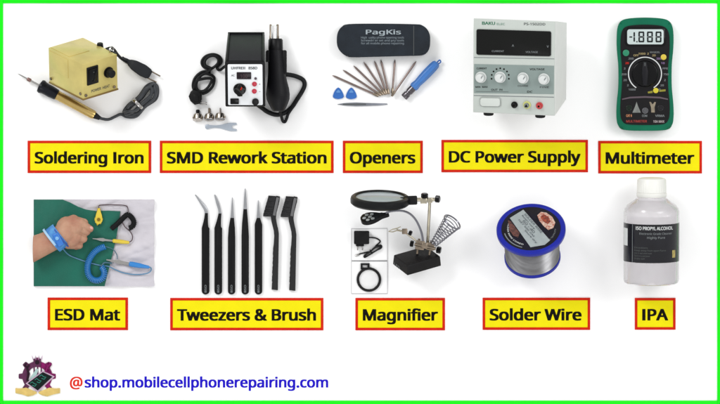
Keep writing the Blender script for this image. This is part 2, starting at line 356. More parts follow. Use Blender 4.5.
# ------------------------------------------------------------------ lettering (outlines of each character, 500 units per em)
GLYPHS = {" ":[104,[]],"&":[294,[[122,291,136,290,148,287,159,283,168,278,176,271,183,262,188,252,190,241,191,229,189,213,184,199,175,186,163,175,150,164,134,154,211,79,218,88,224,98,228,108,233,119,236,131,239,143,275,143,270,126,265,111,259,95,252,81,244,69,234,57,293,0,245,0,210,34,202,27,193,20,183,14,173,9,163,4,151,1,139,-2,126,-3,111,-4,94,-3,78,0,64,5,51,12,41,21,32,32,26,44,22,59,21,75,22,88,25,99,29,110,34,119,41,128,50,136,60,144,71,151,83,159,67,179,62,186,57,194,53,201,50,210,49,219,48,228,49,241,52,252,57,262,64,270,72,278,82,283,94,287,107,290],[104,137,95,131,87,125,80,120,73,114,68,107,64,101,61,93,59,85,58,76,60,62,65,50,73,40,84,33,97,29,113,27,129,28,144,31,157,36,168,42,179,48,188,56],[121,262,110,261,101,258,93,253,87,246,84,238,83,229,83,219,86,210,90,202,96,193,103,184,112,175,127,184,138,192,146,201,152,209,155,219,156,229,155,238,152,246,147,253,140,258,131,261]]],"+":[229,[[129,156,209,156,209,127,129,127,129,45,100,45,100,127,20,127,20,156,100,156,100,239,129,239]]],"-":[129,[[16,92,16,123,113,123,113,92]]],".":[107,[[29,22,30,31,32,38,36,43,41,46,47,48,53,49,60,48,66,46,71,43,75,38,78,31,79,22,78,13,75,6,71,1,66,-3,60,-5,53,-6,47,-5,41,-3,36,1,32,6,30,13]]],"0":[229,[[210,144,209,121,207,100,204,81,200,64,195,49,188,35,179,23,170,14,158,6,145,0,131,-3,114,-4,94,-2,76,4,61,14,48,27,38,44,30,64,24,88,21,114,20,144,21,173,24,200,29,223,37,243,47,260,59,273,75,283,93,289,114,291,134,289,152,283,168,273,181,260,191,243,199,223,205,200,209,173],[55,144,56,119,58,97,61,78,65,62,72,49,80,39,89,32,101,28,114,26,128,27,139,32,149,39,157,49,163,62,168,78,171,97,173,119,174,144,173,168,171,190,168,209,163,225,157,237,149,248,139,255,128,259,114,261,101,259,89,255,80,248,72,237,65,225,61,209,58,190,56,168]]],"1":[229,[[142,0,108,0,108,200,108,220,109,235,109,249,98,239,85,227,54,202,36,226,113,286,142,286]]],"2":[229,[[209,0,19,0,19,29,94,105,108,119,120,132,131,144,140,155,147,166,153,177,157,188,160,200,161,212,159,227,155,239,147,248,136,255,124,259,110,260,97,259,85,257,74,253,63,248,52,241,41,233,22,257,30,263,38,269,47,274,56,279,66,283,76,286,87,288,98,290,110,290,127,289,143,286,156,281,168,274,178,265,186,255,192,243,196,229,197,214,196,199,193,185,188,172,181,159,172,146,162,133,150,120,138,107,123,93,64,34,64,32,209,32]]],"3":[229,[[198,219,197,207,194,196,190,186,185,177,178,170,170,163,160,158,150,154,138,151,138,149,159,145,176,138,190,128,199,115,205,99,206,81,205,65,201,51,195,37,186,25,174,15,159,7,141,1,120,-3,97,-4,82,-4,68,-2,55,-1,42,2,30,6,18,12,18,45,30,39,43,34,57,31,71,28,84,26,97,26,120,27,139,32,153,41,162,52,168,66,170,82,169,93,165,103,160,111,153,118,144,123,133,128,120,130,105,132,89,133,62,133,62,163,90,163,105,164,118,166,129,170,139,175,147,181,153,189,158,197,161,207,162,217,160,230,155,241,148,249,137,256,124,259,109,261,100,260,90,259,82,258,59,249,37,237,20,261,31,268,43,275,58,281,73,286,91,289,109,290,136,288,159,281,176,270,188,256,195,239]]],"4":[229,[[221,65,180,65,180,0,146,0,146,65,8,65,8,95,143,288,180,288,180,97,221,97],[146,187,146,206,146,222,147,237,148,250,146,250,138,234,129,219,43,97,146,97]]],"5":[229,[[110,176,129,175,146,171,161,166,175,158,186,148,195,137,201,124,205,108,206,91,205,73,201,56,194,40,184,27,172,16,157,7,140,1,121,-3,99,-4,85,-4,71,-2,58,0,46,3,35,7,25,12,25,45,36,39,47,35,60,31,74,28,87,27,100,26,113,27,126,29,137,33,147,38,155,45,162,53,166,63,169,75,170,88,168,105,163,119,153,131,139,139,121,144,99,146,73,144,50,140,32,151,43,286,186,286,186,254,73,254,66,171,85,174]]],"6":[229,[[22,122,22,139,24,155,25,171,28,187,32,202,37,217,44,230,51,243,61,255,71,265,84,274,98,281,114,286,133,289,153,290,172,289,188,287,188,257,172,260,154,261,137,260,121,257,108,252,96,245,87,237,79,227,72,216,67,203,63,190,61,176,59,161,57,146,60,146,64,152,69,157,75,163,82,168,89,172,97,175,106,177,116,179,128,179,143,178,158,175,171,169,183,161,192,151,200,139,206,125,209,110,211,92,209,73,206,56,199,41,191,28,180,16,168,8,153,1,137,-3,119,-4,106,-3,93,-1,81,4,70,10,60,17,50,27,42,38,35,51,29,66,25,83,23,102],[119,26,135,27,148,33,160,42,169,55,174,71,176,92,174,109,169,124,162,136,151,144,137,150,120,152,108,151,97,148,87,144,79,138,71,131,66,124,61,116,59,108,58,99,58,90,59,82,62,73,65,65,68,57,73,49,79,43,85,37,92,32,100,29,109,26]]],"7":[229,[[55,0,172,254,18,254,18,286,210,286,210,259,93,0]]],"8":[229,[[114,290,130,289,145,287,159,282,171,276,181,269,189,259,195,248,199,236,200,222,199,211,197,201,193,192,187,183,181,176,173,169,164,163,155,157,146,152,157,146,168,139,178,133,187,125,194,117,201,108,205,98,208,87,209,74,208,59,204,45,198,33,189,22,178,13,165,6,150,0,134,-3,115,-4,96,-3,78,0,63,5,50,12,39,21,31,31,25,44,21,57,20,73,21,85,23,97,28,107,34,116,41,125,50,132,59,139,69,144,79,150,70,155,61,161,54,168,46,175,40,183,35,191,32,201,30,211,29,222,30,236,34,248,40,259,48,268,59,276,71,282,84,287,99,289],[54,73,56,59,61,48,69,38,81,30,96,26,115,24,133,26,148,30,159,38,168,48,173,60,175,74,174,83,172,91,167,98,162,105,155,112,147,117,137,123,126,128,115,133,108,135,97,130,87,124,79,119,71,113,65,106,60,99,57,91,55,82],[114,262,100,261,88,257,78,251,70,243,65,233,63,221,64,211,66,203,70,196,76,189,82,184,89,179,116,165,141,178,148,184,154,189,159,196,162,203,164,211,165,221,164,233,159,243,151,251,141,257,128,261]]],"9":[229,[[209,164,208,148,207,131,205,115,202,99,198,84,193,70,187,56,179,43,170,31,159,21,147,12,132,5,116,0,98,-3,77,-4,58,-3,41,0,41,30,58,26,76,25,94,26,109,29,122,34,134,41,144,49,152,59,158,70,163,83,167,96,170,110,172,125,173,140,170,140,166,134,161,129,155,123,149,119,141,115,133,111,124,109,113,108,102,107,87,108,72,112,59,117,48,125,38,135,30,147,25,161,21,176,20,194,21,213,25,230,31,245,40,259,51,270,63,279,78,285,94,289,111,290,125,289,137,287,150,282,161,276,171,269,180,259,189,248,195,235,201,220,205,203,208,184],[111,261,96,259,82,253,71,244,62,231,57,215,55,194,56,177,61,162,68,151,79,142,93,136,110,135,122,136,133,138,143,143,152,148,159,155,165,162,169,170,172,179,173,187,172,196,171,204,169,213,166,222,162,230,158,237,152,244,146,249,138,254,130,258,121,260]]],"@":[360,[[337,143,337,131,335,119,333,107,330,96,325,85,320,75,314,66,306,59,298,52,289,48,279,45,268,44,256,45,247,48,239,54,233,62,228,70,226,79,224,79,218,69,211,61,202,54,192,48,181,45,167,44,148,46,133,53,120,64,111,79,105,97,103,118,105,135,108,151,114,165,122,178,132,188,143,197,157,203,172,207,188,209,200,208,212,207,223,205,250,199,246,117,245,107,245,103,246,91,249,81,253,75,258,72,264,69,270,69,278,70,285,73,291,79,297,86,301,95,305,106,307,118,309,130,309,144,307,167,302,188,294,207,283,223,269,236,253,246,235,254,215,258,193,260,171,259,151,255,133,249,116,241,101,231,88,219,77,205,68,189,61,172,56,154,53,134,52,113,54,89,58,66,66,47,77,30,91,16,107,5,127,-3,149,-8,174,-9,190,-9,205,-7,220,-4,235,0,248,4,260,8,260,-19,248,-24,235,-28,221,-31,206,-34,190,-35,174,-36,144,-34,117,-28,93,-18,72,-5,55,12,41,33,31,56,25,83,23,112,25,137,28,160,35,181,44,202,55,220,69,237,84,251,102,263,122,273,144,280,168,285,193,286,214,285,233,282,251,276,268,269,283,259,297,248,308,235,319,220,327,203,332,184,336,165],[135,117,136,102,139,90,145,80,153,74,162,70,172,69,186,70,197,76,205,85,210,98,214,112,216,129,219,179,205,182,189,183,177,182,166,179,157,174,150,167,144,158,140,149,137,139,135,128]]],"A":[256,[[219,0,184,89,71,89,36,0,0,0,112,287,144,287,256,0],[141,207,137,219,132,236,128,250,123,234,119,219,115,207,83,121,173,121]]],"B":[261,[[121,286,154,285,181,279,202,270,217,257,226,239,229,215,229,205,227,195,223,185,218,177,212,170,205,164,196,159,186,155,175,152,175,150,186,148,197,144,207,140,217,134,224,127,231,118,235,108,238,95,239,81,238,65,234,50,227,37,218,26,206,17,193,9,177,4,159,1,140,0,39,0,39,286],[128,164,150,166,167,170,178,176,186,185,191,197,192,211,190,226,185,237,175,245,162,251,144,254,122,255,75,255,75,164],[75,134,75,30,133,30,156,32,173,37,186,45,194,56,199,69,200,84,200,94,198,103,194,111,188,118,181,123,172,128,160,132,146,134,130,134]]],"C":[253,[[162,259,147,258,133,255,120,251,109,245,98,237,89,228,81,217,75,205,69,191,66,177,63,160,63,143,64,121,67,100,74,82,82,66,93,52,106,42,122,34,140,29,161,28,174,28,185,29,197,31,230,39,230,8,219,4,208,1,197,-1,185,-3,171,-4,156,-4,128,-2,104,4,83,14,65,28,50,45,39,65,31,89,26,115,24,144,25,165,28,184,33,203,40,220,49,235,60,249,72,261,87,272,103,280,121,286,141,289,162,290,177,290,191,288,204,286,218,283,230,278,241,273,227,243,197,254,186,256,174,258]]],"D":[293,[[268,146,266,116,260,89,250,65,237,45,220,29,199,16,176,7,149,2,119,0,39,0,39,286,127,286,155,285,180,279,202,270,222,258,238,242,251,223,261,201,266,175],[230,145,229,169,225,189,218,207,208,222,196,234,181,244,163,250,144,254,122,255,75,255,75,31,114,31,149,34,178,44,201,60,217,82,227,110]]],"E":[223,[[199,0,39,0,39,286,199,286,199,255,75,255,75,165,192,165,192,134,75,134,75,32,199,32]]],"F":[208,[[75,0,39,0,39,286,199,286,199,255,75,255,75,153,191,153,191,121,75,121]]],"G":[292,[[163,151,262,151,262,11,247,6,231,2,215,0,199,-2,181,-4,162,-4,133,-2,108,4,87,14,68,27,52,44,40,65,31,88,26,114,24,143,26,172,32,198,42,221,56,241,72,258,93,272,116,282,143,288,173,290,189,290,204,288,218,286,232,283,246,278,258,273,245,242,234,247,223,250,210,254,197,256,184,258,171,259,149,257,130,252,112,245,97,234,85,221,75,205,68,186,64,166,62,143,63,121,67,101,73,83,82,67,93,53,108,42,125,34,146,29,170,27,182,27,193,28,202,29,226,34,226,119,163,119]]],"H":[297,[[258,0,222,0,222,134,75,134,75,0,39,0,39,286,75,286,75,165,222,165,222,286,258,286]]],"I":[136,[[119,0,16,0,16,21,50,28,50,257,16,265,16,286,119,286,119,265,86,257,86,28,119,21]]],"J":[109,[[-2,-76,-18,-75,-31,-71,-31,-40,-18,-43,-2,-45,4,-44,11,-43,17,-40,22,-37,27,-32,31,-26,34,-19,36,-10,37,2,37,286,73,286,73,4,72,-13,69,-28,64,-41,57,-52,48,-61,38,-68,26,-72,13,-75]]],"K":[248,[[248,0,206,0,104,137,75,111,75,0,39,0,39,286,75,286,75,145,99,172,124,200,202,286,244,286,130,162]]],"L":[210,[[39,0,39,286,75,286,75,32,200,32,200,0]]],"M":[364,[[165,0,71,251,69,251,71,231,72,203,72,174,72,0,39,0,39,286,92,286,180,52,182,52,272,286,325,286,325,0,289,0,289,176,289,204,291,230,292,251,290,251,195,0]]],"N":[305,[[266,0,224,0,71,238,69,238,70,216,72,189,72,160,72,0,39,0,39,286,81,286,233,49,235,49,234,69,233,97,232,125,232,286,266,286]]],"O":[313,[[289,144,288,122,285,102,280,83,274,66,265,50,255,36,243,24,229,14,214,6,197,1,178,-3,157,-4,135,-3,116,1,98,7,83,15,69,25,57,37,47,51,39,66,32,83,28,102,25,122,24,144,26,172,31,198,39,221,50,241,65,258,83,272,104,283,129,289,157,291,184,289,208,283,229,272,247,259,262,242,274,221,282,198,287,172],[63,144,64,121,67,100,73,81,80,65,91,52,104,41,119,34,137,29,157,27,177,29,195,34,210,41,222,52,233,65,241,81,246,100,249,121,251,144,248,177,241,205,228,228,210,245,187,256,157,259,137,257,119,253,104,245,91,235,80,221,73,205,67,187,64,166]]],"P":[243,[[115,286,149,284,176,276,196,264,211,248,219,227,222,202,221,190,220,179,216,168,212,158,205,148,197,139,187,131,176,124,162,119,146,115,128,112,108,111,75,111,75,0,39,0,39,286],[111,255,75,255,75,142,104,142,121,143,136,145,149,148,160,153,169,159,176,167,181,176,184,187,185,200,183,217,177,231,167,242,153,249,135,254]]],"Q":[313,[[289,144,288,121,285,100,279,80,272,62,263,46,251,32,238,20,223,11,205,3,274,-68,222,-68,167,-4,162,-4,157,-4,135,-3,116,1,98,7,83,15,69,25,57,37,47,51,39,66,32,83,28,102,25,122,24,144,26,172,31,198,39,221,50,241,65,258,83,272,104,283,129,289,157,291,184,289,208,283,229,272,247,259,262,242,274,221,282,198,287,172],[63,144,64,121,67,100,73,81,80,65,91,52,104,41,119,34,137,29,157,27,177,29,195,34,210,41,222,52,233,65,241,81,246,100,249,121,251,144,248,177,241,205,228,228,210,245,187,256,157,259,137,257,119,253,104,245,91,235,80,221,73,205,67,187,64,166]]],"R":[249,[[118,286,140,285,160,282,177,277,191,270,202,261,211,250,217,237,221,222,222,205,221,191,218,178,214,167,208,157,200,149,192,143,183,137,174,132,165,128,243,0,201,0,132,118,75,118,75,0,39,0,39,286],[116,255,75,255,75,149,118,149,139,150,156,155,169,163,178,173,183,187,185,203,184,215,182,225,177,233,172,240,164,246,155,250,144,253,131,254]]],"S":[220,[[201,77,200,60,196,46,189,33,179,22,168,13,153,6,137,0,119,-3,99,-4,68,-2,42,2,20,10,20,44,31,40,43,36,56,32,71,30,86,28,101,27,114,28,126,30,136,33,145,37,152,43,158,49,162,56,164,64,165,73,165,82,163,90,159,97,154,103,147,109,139,115,127,120,114,126,98,132,86,137,75,142,66,147,57,152,49,158,43,165,37,172,32,179,29,188,26,197,25,207,24,217,25,232,29,245,36,256,44,266,55,275,68,281,82,286,98,289,115,290,131,290,145,288,159,286,171,283,183,279,194,274,183,243,173,247,162,251,151,254,139,257,127,258,115,259,103,258,93,256,85,253,77,249,71,245,67,239,63,232,61,225,61,217,61,208,63,200,67,193,71,187,78,181,86,176,96,170,109,165,123,159,139,153,153,146,166,139,176,132,185,123,192,114,197,103,200,91]]],"T":[223,[[130,0,93,0,93,255,4,255,4,286,219,286,219,255,130,255]]],"U":[293,[[257,101,255,82,251,64,245,48,235,33,223,20,208,10,190,2,169,-2,145,-4,112,-1,85,9,64,25,48,47,39,72,36,102,36,286,72,286,72,101,74,79,80,61,91,47,105,36,124,29,147,27,163,28,178,31,189,37,199,44,207,52,213,63,218,74,220,87,221,101,221,286,257,286]]],"V":[241,[[241,286,138,0,102,0,0,286,38,286,102,103,110,80,116,60,120,40,125,60,131,81,138,103,202,286]]],"W":[373,[[368,286,291,0,255,0,199,188,194,205,190,222,187,236,185,244,183,236,180,222,176,205,171,186,117,0,81,0,5,286,43,286,87,111,91,93,95,76,98,59,101,43,103,60,107,77,111,95,116,113,166,286,204,286,256,112,261,94,266,75,269,58,272,43,275,64,280,87,286,112,330,286]]],"X":[235,[[233,0,192,0,117,124,40,0,2,0,97,149,8,286,48,286,118,174,188,286,227,286,138,150]]],"Y":[227,[[113,146,188,286,227,286,132,111,132,0,95,0,95,109,0,286,39,286]]],"Z":[229,[[214,0,15,0,15,27,166,254,20,254,20,286,210,286,210,259,59,32,214,32]]],"a":[225,[[115,219,139,217,159,211,174,201,184,188,190,169,192,146,192,0,167,0,160,30,158,30,152,23,146,17,139,11,132,6,125,2,117,0,108,-2,98,-4,86,-4,74,-3,62,-1,52,3,42,8,34,15,27,24,22,34,19,46,18,60,21,80,30,96,44,109,64,119,90,125,121,128,158,130,158,142,157,158,153,171,146,180,138,185,127,189,113,190,102,189,92,188,81,185,53,174,42,200,52,205,63,209,75,213,88,216,102,218],[126,104,102,102,83,97,70,91,62,83,57,72,55,59,56,48,60,40,66,33,74,28,83,25,94,24,111,26,126,31,140,39,150,51,156,67,158,86,158,105]]],"b":[247,[[69,231,69,205,67,186,69,186,76,195,85,203,95,209,106,214,120,217,136,219,161,215,182,206,200,191,214,169,222,141,225,107,223,84,220,64,214,46,205,31,195,18,182,8,168,2,153,-3,136,-4,120,-3,106,0,95,5,85,12,76,19,69,27,67,27,59,0,34,0,34,305,69,305],[130,189,116,188,104,185,94,181,86,174,80,165,75,154,72,141,70,126,69,109,69,107,71,83,75,62,82,46,94,35,110,28,131,25,148,28,163,35,174,47,182,63,186,83,188,108,186,133,182,153,174,169,163,180,148,187]]],"c":[192,[[120,-4,102,-3,85,1,70,8,56,17,44,29,35,44,28,62,23,82,22,106,24,131,28,153,35,171,45,186,57,198,71,207,87,214,104,218,123,219,134,219,144,217,154,216,164,213,172,210,179,207,168,178,146,185,122,188,108,187,96,184,86,179,78,172,71,163,65,152,62,139,59,124,59,107,59,90,62,76,65,63,71,52,77,43,86,36,96,31,107,27,120,26,131,27,142,28,151,30,176,39,176,8,168,4,160,1,152,-1,142,-3,132,-4]]],"d":[247,[[110,-4,85,-1,64,8,46,24,33,45,25,73,22,107,25,141,33,169,46,191,64,206,86,216,111,219,121,218,131,217,140,215,148,212,155,208,162,203,177,187,180,187,178,203,177,219,177,305,213,305,213,0,184,0,179,29,177,29,162,12,155,8,148,4,140,0,131,-2,121,-4],[116,25,136,27,152,34,164,44,171,58,176,77,178,100,178,107,176,131,172,152,164,168,153,180,137,187,115,190,98,187,84,180,73,167,65,150,60,130,59,106,60,83,65,63,73,47,84,35,98,28]]],"e":[226,[[117,219,135,218,150,214,165,207,177,198,187,186,195,173,201,158,205,141,206,122,206,101,59,101,61,78,67,60,77,45,91,35,107,28,127,26,140,26,152,28,163,30,174,33,185,36,196,41,196,10,185,6,174,2,164,-1,152,-2,140,-4,126,-4,106,-3,88,2,72,8,57,18,45,30,35,46,28,63,24,83,22,106,23,128,27,148,34,166,43,182,54,195,67,205,82,213,99,217],[117,190,101,188,88,183,77,174,68,162,63,147,59,129,169,129,168,140,166,151,163,161,159,169,153,176,146,182,138,187,128,189]]],"f":[138,[[133,188,79,188,79,0,44,0,44,188,6,188,6,204,44,216,44,229,45,246,47,261,52,273,58,284,66,292,76,299,87,303,99,306,113,307,137,305,155,300,146,272,131,276,114,278,103,277,94,273,88,266,83,257,80,244,79,229,79,215,133,215]]],"g":[247,[[110,219,124,218,137,215,149,211,159,205,169,196,178,186,180,186,184,215,213,215,213,-4,211,-23,208,-40,202,-55,194,-67,183,-78,170,-86,155,-92,137,-95,116,-96,101,-96,87,-95,74,-93,61,-90,50,-87,39,-83,39,-50,50,-55,62,-59,75,-63,89,-65,103,-66,118,-67,135,-65,150,-60,162,-51,171,-39,176,-24,178,-6,178,2,178,16,179,28,177,28,169,18,160,10,149,4,138,0,125,-3,111,-4,85,-1,63,9,46,25,32,47,25,75,22,107,25,139,32,166,46,189,63,205,85,216],[115,189,104,188,93,185,84,180,77,172,70,163,65,152,61,138,59,123,59,107,60,82,65,62,73,46,84,34,99,27,116,25,126,25,136,27,144,29,151,32,158,37,163,42,168,49,172,57,174,65,176,75,178,86,178,99,178,107,177,125,175,141,171,154,166,165,159,174,151,181,141,186,129,188]]],"h":[248,[[69,215,69,200,67,185,70,185,75,192,80,198,87,204,94,208,102,212,110,215,119,217,128,218,137,219,153,218,168,215,180,210,191,204,200,195,206,185,211,172,214,157,215,140,215,0,180,0,180,138,179,153,175,166,169,176,160,184,147,188,132,189,117,188,105,185,95,180,86,173,80,164,75,154,72,141,70,127,69,111,69,0,34,0,34,305,69,305]]],"i":[103,[[69,215,69,0,34,0,34,215],[52,296,57,295,62,293,66,290,70,286,72,280,73,273,72,266,70,261,66,256,62,253,57,251,52,251,47,251,42,253,37,256,34,261,32,266,31,273,32,280,34,286,37,290,42,293,47,295]]],"k":[214,[[69,146,68,129,67,111,69,111,76,120,86,132,95,142,163,215,204,215,117,123,211,0,168,0,93,100,69,79,69,0,34,0,34,305,69,305]]],"l":[103,[[69,0,34,0,34,305,69,305]]],"m":[375,[[270,219,292,217,310,211,324,200,334,185,340,165,342,140,342,0,308,0,308,138,306,154,303,166,297,176,289,184,277,188,264,189,245,187,230,181,219,171,212,157,207,140,206,119,206,0,171,0,171,138,170,149,169,158,166,167,162,174,157,179,152,184,145,187,136,189,127,189,113,188,102,185,93,180,85,173,79,165,75,154,72,142,70,127,69,111,69,0,34,0,34,215,63,215,68,186,70,186,75,193,80,199,86,204,93,209,100,212,108,215,116,217,125,219,133,219,149,218,163,215,175,210,185,203,193,194,199,183,201,183,209,194,219,203,230,210,243,215,256,218]]],"n":[248,[[138,219,161,217,180,211,196,200,207,185,213,165,215,140,215,0,180,0,180,138,179,153,175,166,169,176,160,184,147,188,132,189,111,187,95,180,83,169,75,154,71,135,69,111,69,0,34,0,34,215,63,215,68,186,70,186,75,193,81,199,88,204,95,209,103,212,111,215,120,217,129,219]]],"o":[243,[[221,108,220,91,218,75,214,60,209,47,202,36,194,25,185,16,174,9,162,3,149,-1,135,-3,121,-4,107,-3,94,-1,81,3,70,9,59,16,50,25,42,36,35,47,29,60,25,75,23,91,22,108,23,130,27,151,34,168,43,183,55,196,69,206,84,213,102,217,122,219,141,217,158,213,173,206,187,196,199,183,208,168,215,151,220,130],[59,108,59,92,61,77,65,64,70,52,77,43,86,35,96,30,108,26,121,25,135,26,147,30,157,35,166,43,173,52,178,64,182,77,184,92,184,108,184,124,181,139,178,152,172,163,165,172,157,179,147,185,135,188,121,189,101,187,85,180,73,168,65,151,60,131]]],"p":[247,[[136,219,161,216,182,207,200,191,214,170,222,142,225,108,223,85,220,64,214,46,205,31,195,18,183,9,169,2,153,-3,136,-4,125,-4,116,-2,107,0,99,4,91,7,85,12,69,27,67,27,69,10,69,-8,69,-96,34,-96,34,215,63,215,68,186,69,186,85,202,91,207,98,211,106,215,115,217,125,218],[130,189,116,188,105,186,95,181,87,175,81,166,76,156,72,144,70,131,69,115,69,108,70,91,72,76,75,63,80,52,86,42,94,35,104,30,116,26,131,25,143,26,154,30,163,36,171,44,177,54,182,66,185,79,187,93,188,108,186,131,182,151,174,167,163,179,148,187]]],"r":[166,[[134,219,147,218,160,217,155,184,144,186,132,187,124,186,116,185,108,182,101,178,94,173,88,167,83,160,78,153,74,144,72,135,70,125,69,115,69,0,34,0,34,215,63,215,67,176,69,176,73,183,79,191,85,197,92,204,99,209,107,213,116,216,125,218]]],"s":[192,[[174,59,173,46,169,35,164,24,156,16,146,9,134,3,120,-1,105,-3,88,-4,74,-4,61,-2,50,0,39,2,30,6,21,10,21,42,30,38,40,34,52,30,64,27,77,25,89,24,105,25,118,28,128,33,135,39,139,47,140,56,136,71,132,75,127,79,120,83,111,88,100,93,87,98,74,103,62,109,51,114,42,120,35,126,28,133,24,141,21,151,20,162,23,179,30,193,43,204,59,212,79,217,101,219,114,219,126,217,138,215,149,212,159,209,170,204,158,176,129,186,119,188,109,190,99,190,85,189,74,187,66,183,59,178,55,171,54,164,55,158,56,153,59,149,64,145,69,141,77,137,109,123,122,118,134,113,144,107,153,102,161,95,166,88,171,80,173,70]]],"t":[145,[[106,25,122,26,136,29,136,2,120,-2,100,-4,89,-3,79,-1,69,2,60,7,52,13,46,22,41,33,38,46,37,63,37,188,6,188,6,204,37,219,51,264,72,264,72,215,134,215,134,188,72,188,72,63,73,51,76,42,82,34,88,29,97,26]]],"u":[248,[[214,215,214,0,185,0,180,28,178,28,173,21,167,15,160,10,153,6,145,2,137,-1,128,-2,119,-4,110,-4,94,-3,79,0,67,4,56,11,47,19,40,30,36,42,33,57,32,74,32,215,67,215,67,77,69,61,73,48,79,38,88,31,100,27,115,25,130,26,143,29,153,34,161,41,168,50,173,61,176,73,178,87,178,103,178,215]]],"w":[315,[[173,121,168,138,164,154,160,168,158,178,156,178,154,168,151,154,147,138,142,121,103,0,63,0,4,215,41,215,71,101,77,77,82,55,85,36,86,36,89,49,92,64,96,80,101,94,139,215,177,215,214,94,220,75,225,54,229,37,230,37,233,54,238,76,245,101,275,215,311,215,251,0,210,0]]],"y":[204,[[0,215,38,215,85,93,92,72,98,52,103,34,104,34,112,60,123,93,166,215,204,215,112,-30,107,-42,101,-54,94,-65,87,-74,78,-82,69,-88,59,-93,47,-95,34,-96,17,-95,4,-93,4,-65,15,-67,28,-67,36,-67,43,-65,50,-63,55,-59,60,-55,65,-50,76,-29,87,-1]]],"z":[188,[[173,0,16,0,16,23,131,188,22,188,22,215,170,215,170,188,56,27,173,27]]]}
GLYPHS['I'] = [128, [[42, 0, 42, 286, 86, 286, 86, 0]]]      # a plain bar, as on the plates
_gc = {}
def glyph(ch):
    if ch in _gc: return _gc[ch]
    adv, loops = GLYPHS.get(ch, GLYPHS[' '])
    c = bpy.data.curves.new('g', 'CURVE')
    c.dimensions = '2D'; c.fill_mode = 'BOTH'
    for lp in loops:
        n = len(lp) // 2
        s = c.splines.new('POLY'); s.points.add(n - 1)
        for i in range(n):
            s.points[i].co = (lp[2 * i] / 100.0, lp[2 * i + 1] / 100.0, 0, 1)
        s.use_cyclic_u = True
    o = bpy.data.objects.new('g', c); col.objects.link(o)
    me = bpy.data.meshes.new_from_object(o)
    vs = [(v.co.x * 100, v.co.y * 100) for v in me.vertices]
    fs = [tuple(p.vertices) for p in me.polygons]
    bpy.data.objects.remove(o); bpy.data.curves.remove(c); bpy.data.meshes.remove(me)
    _gc[ch] = (adv, vs, fs)
    return _gc[ch]

def lettering(s, x0, x1, yb, cap, fn, material, parent, name='lettering', bold=9, label=None):
    """s from x0 to x1 with its baseline at yb and capitals cap high, laid on a surface by fn(px, py, d)"""
    W = sum(glyph(c)[0] for c in s)
    first, last = glyph(s[0])[1], glyph(s[-1])
    lo = min(v[0] for v in first) - bold
    hi = W - last[0] + max(v[0] for v in last[1]) + bold
    sx = (x1 - x0) / (hi - lo); sy = cap / (286.0 + bold * 0.9)
    shifts = [(0, 0)] if bold == 0 else [(-1, -.45), (1, -.45), (-1, .45), (1, .45), (-.4, -.2), (.4, .2), (0, .45), (0, -.45)]
    V = []; F = []
    pen = 0
    for ch in s:
        adv, vs, fs = glyph(ch)
        for k, (ax, ay) in enumerate(shifts):
            b = len(V)
            for (x, y) in vs:
                V.append(fn(x0 + (pen + x - lo + ax * bold) * sx, yb - (y + (ay + .45) * bold) * sy, 0.10 + 0.02 * k))
            F += [tuple(b + i for i in f) for f in fs]
        pen += adv
    o0 = root_of(parent).location
    me = bpy.data.meshes.new(name)
    me.from_pydata([v * S - o0 for v in V], [], F)
    me.update()
    return link_mesh(name, me, material, parent, label)

# ================================================================== the board
bd = thing('board', 'plain white board', None, 360, 202, kind='structure', z=0)
del bd['label']
m = MB(); m.box((-372, -214, -9), (372, 214, 0), 0.6); m.build('board_panel', M_board, bd)

fr = thing('green_border', 'bright green edging strip around the whole white board', 'border', 360, 202)
for a, b in (((-366, -207.5, 0), (-356.9, 207.5, 1.4)), ((357.2, -207.5, 0), (366, 207.5, 1.4)),
             ((-356.9, 198.9, 0), (357.2, 207.5, 1.4)), ((-356.9, -207.5, 0), (357.2, -198.7, 1.4))):
    m = MB(); m.box(a, b, 0.35); m.build('edge_strip', M_green_edge, fr)

# ------------------------------------------------------------------ yellow label plates
def plate(words, x0, y0, x1, y1, tx0, tx1, base, cap=11.5):
    cx, cy = (x0 + x1) / 2, (y0 + y1) / 2
    t = thing('label_plate', f'yellow plate with a red border reading {words}', 'label', cx, cy, 'yellow label plates')
    m = MB(); m.box(q(x0 + 1, y1 - 1, 0.0), q(x1 - 1, y0 + 1, 0.6)); m.build('panel', M_yellow, t)
    w = 2.6
    m = MB()
    for a, b in (((x0, y1), (x0 + w, y0)), ((x1 - w, y1), (x1, y0)), ((x0 + w, y0 + w), (x1 - w, y0)), ((x0 + w, y1), (x1 - w, y1 - w))):
        m.box(q(a[0], a[1], 0), q(b[0], b[1], 0.9), 0.15)
    m.build('border', M_red, t)
    lettering(words, tx0, tx1, base + .35, cap, flat(0.6), M_ink, t, bold=17)
plate('Soldering Iron', 27.6, 140.6, 151.2, 173.0, 34.6, 143.6, 163.1)
plate('SMD Rework Station', 159.8, 140.6, 333.6, 173.0, 166.8, 326.6, 163.1)
plate('Openers', 342.8, 140.6, 422.8, 173.0, 349.8, 415.4, 163.1)
plate('DC Power Supply', 441.4, 139.8, 588.0, 172.2, 448.8, 580.6, 162.2)
plate('Multimeter', 598.2, 140.8, 702.0, 173.4, 605.6, 694.4, 163.4)
plate('ESD Mat', 47.6, 297.6, 128.0, 330.2, 55.0, 120.2, 320.2)
plate('Tweezers & Brush', 170.2, 298.0, 323.4, 330.4, 177.0, 316.0, 320.4)
plate('Magnifier', 355.4, 298.0, 445.0, 330.4, 362.8, 438.0, 320.4)
plate('Solder Wire', 482.6, 297.8, 590.2, 330.0, 489.6, 581.6, 320.2)
plate('IPA', 634.8, 298.0, 675.6, 329.8, 642.2, 668.2, 320.2)

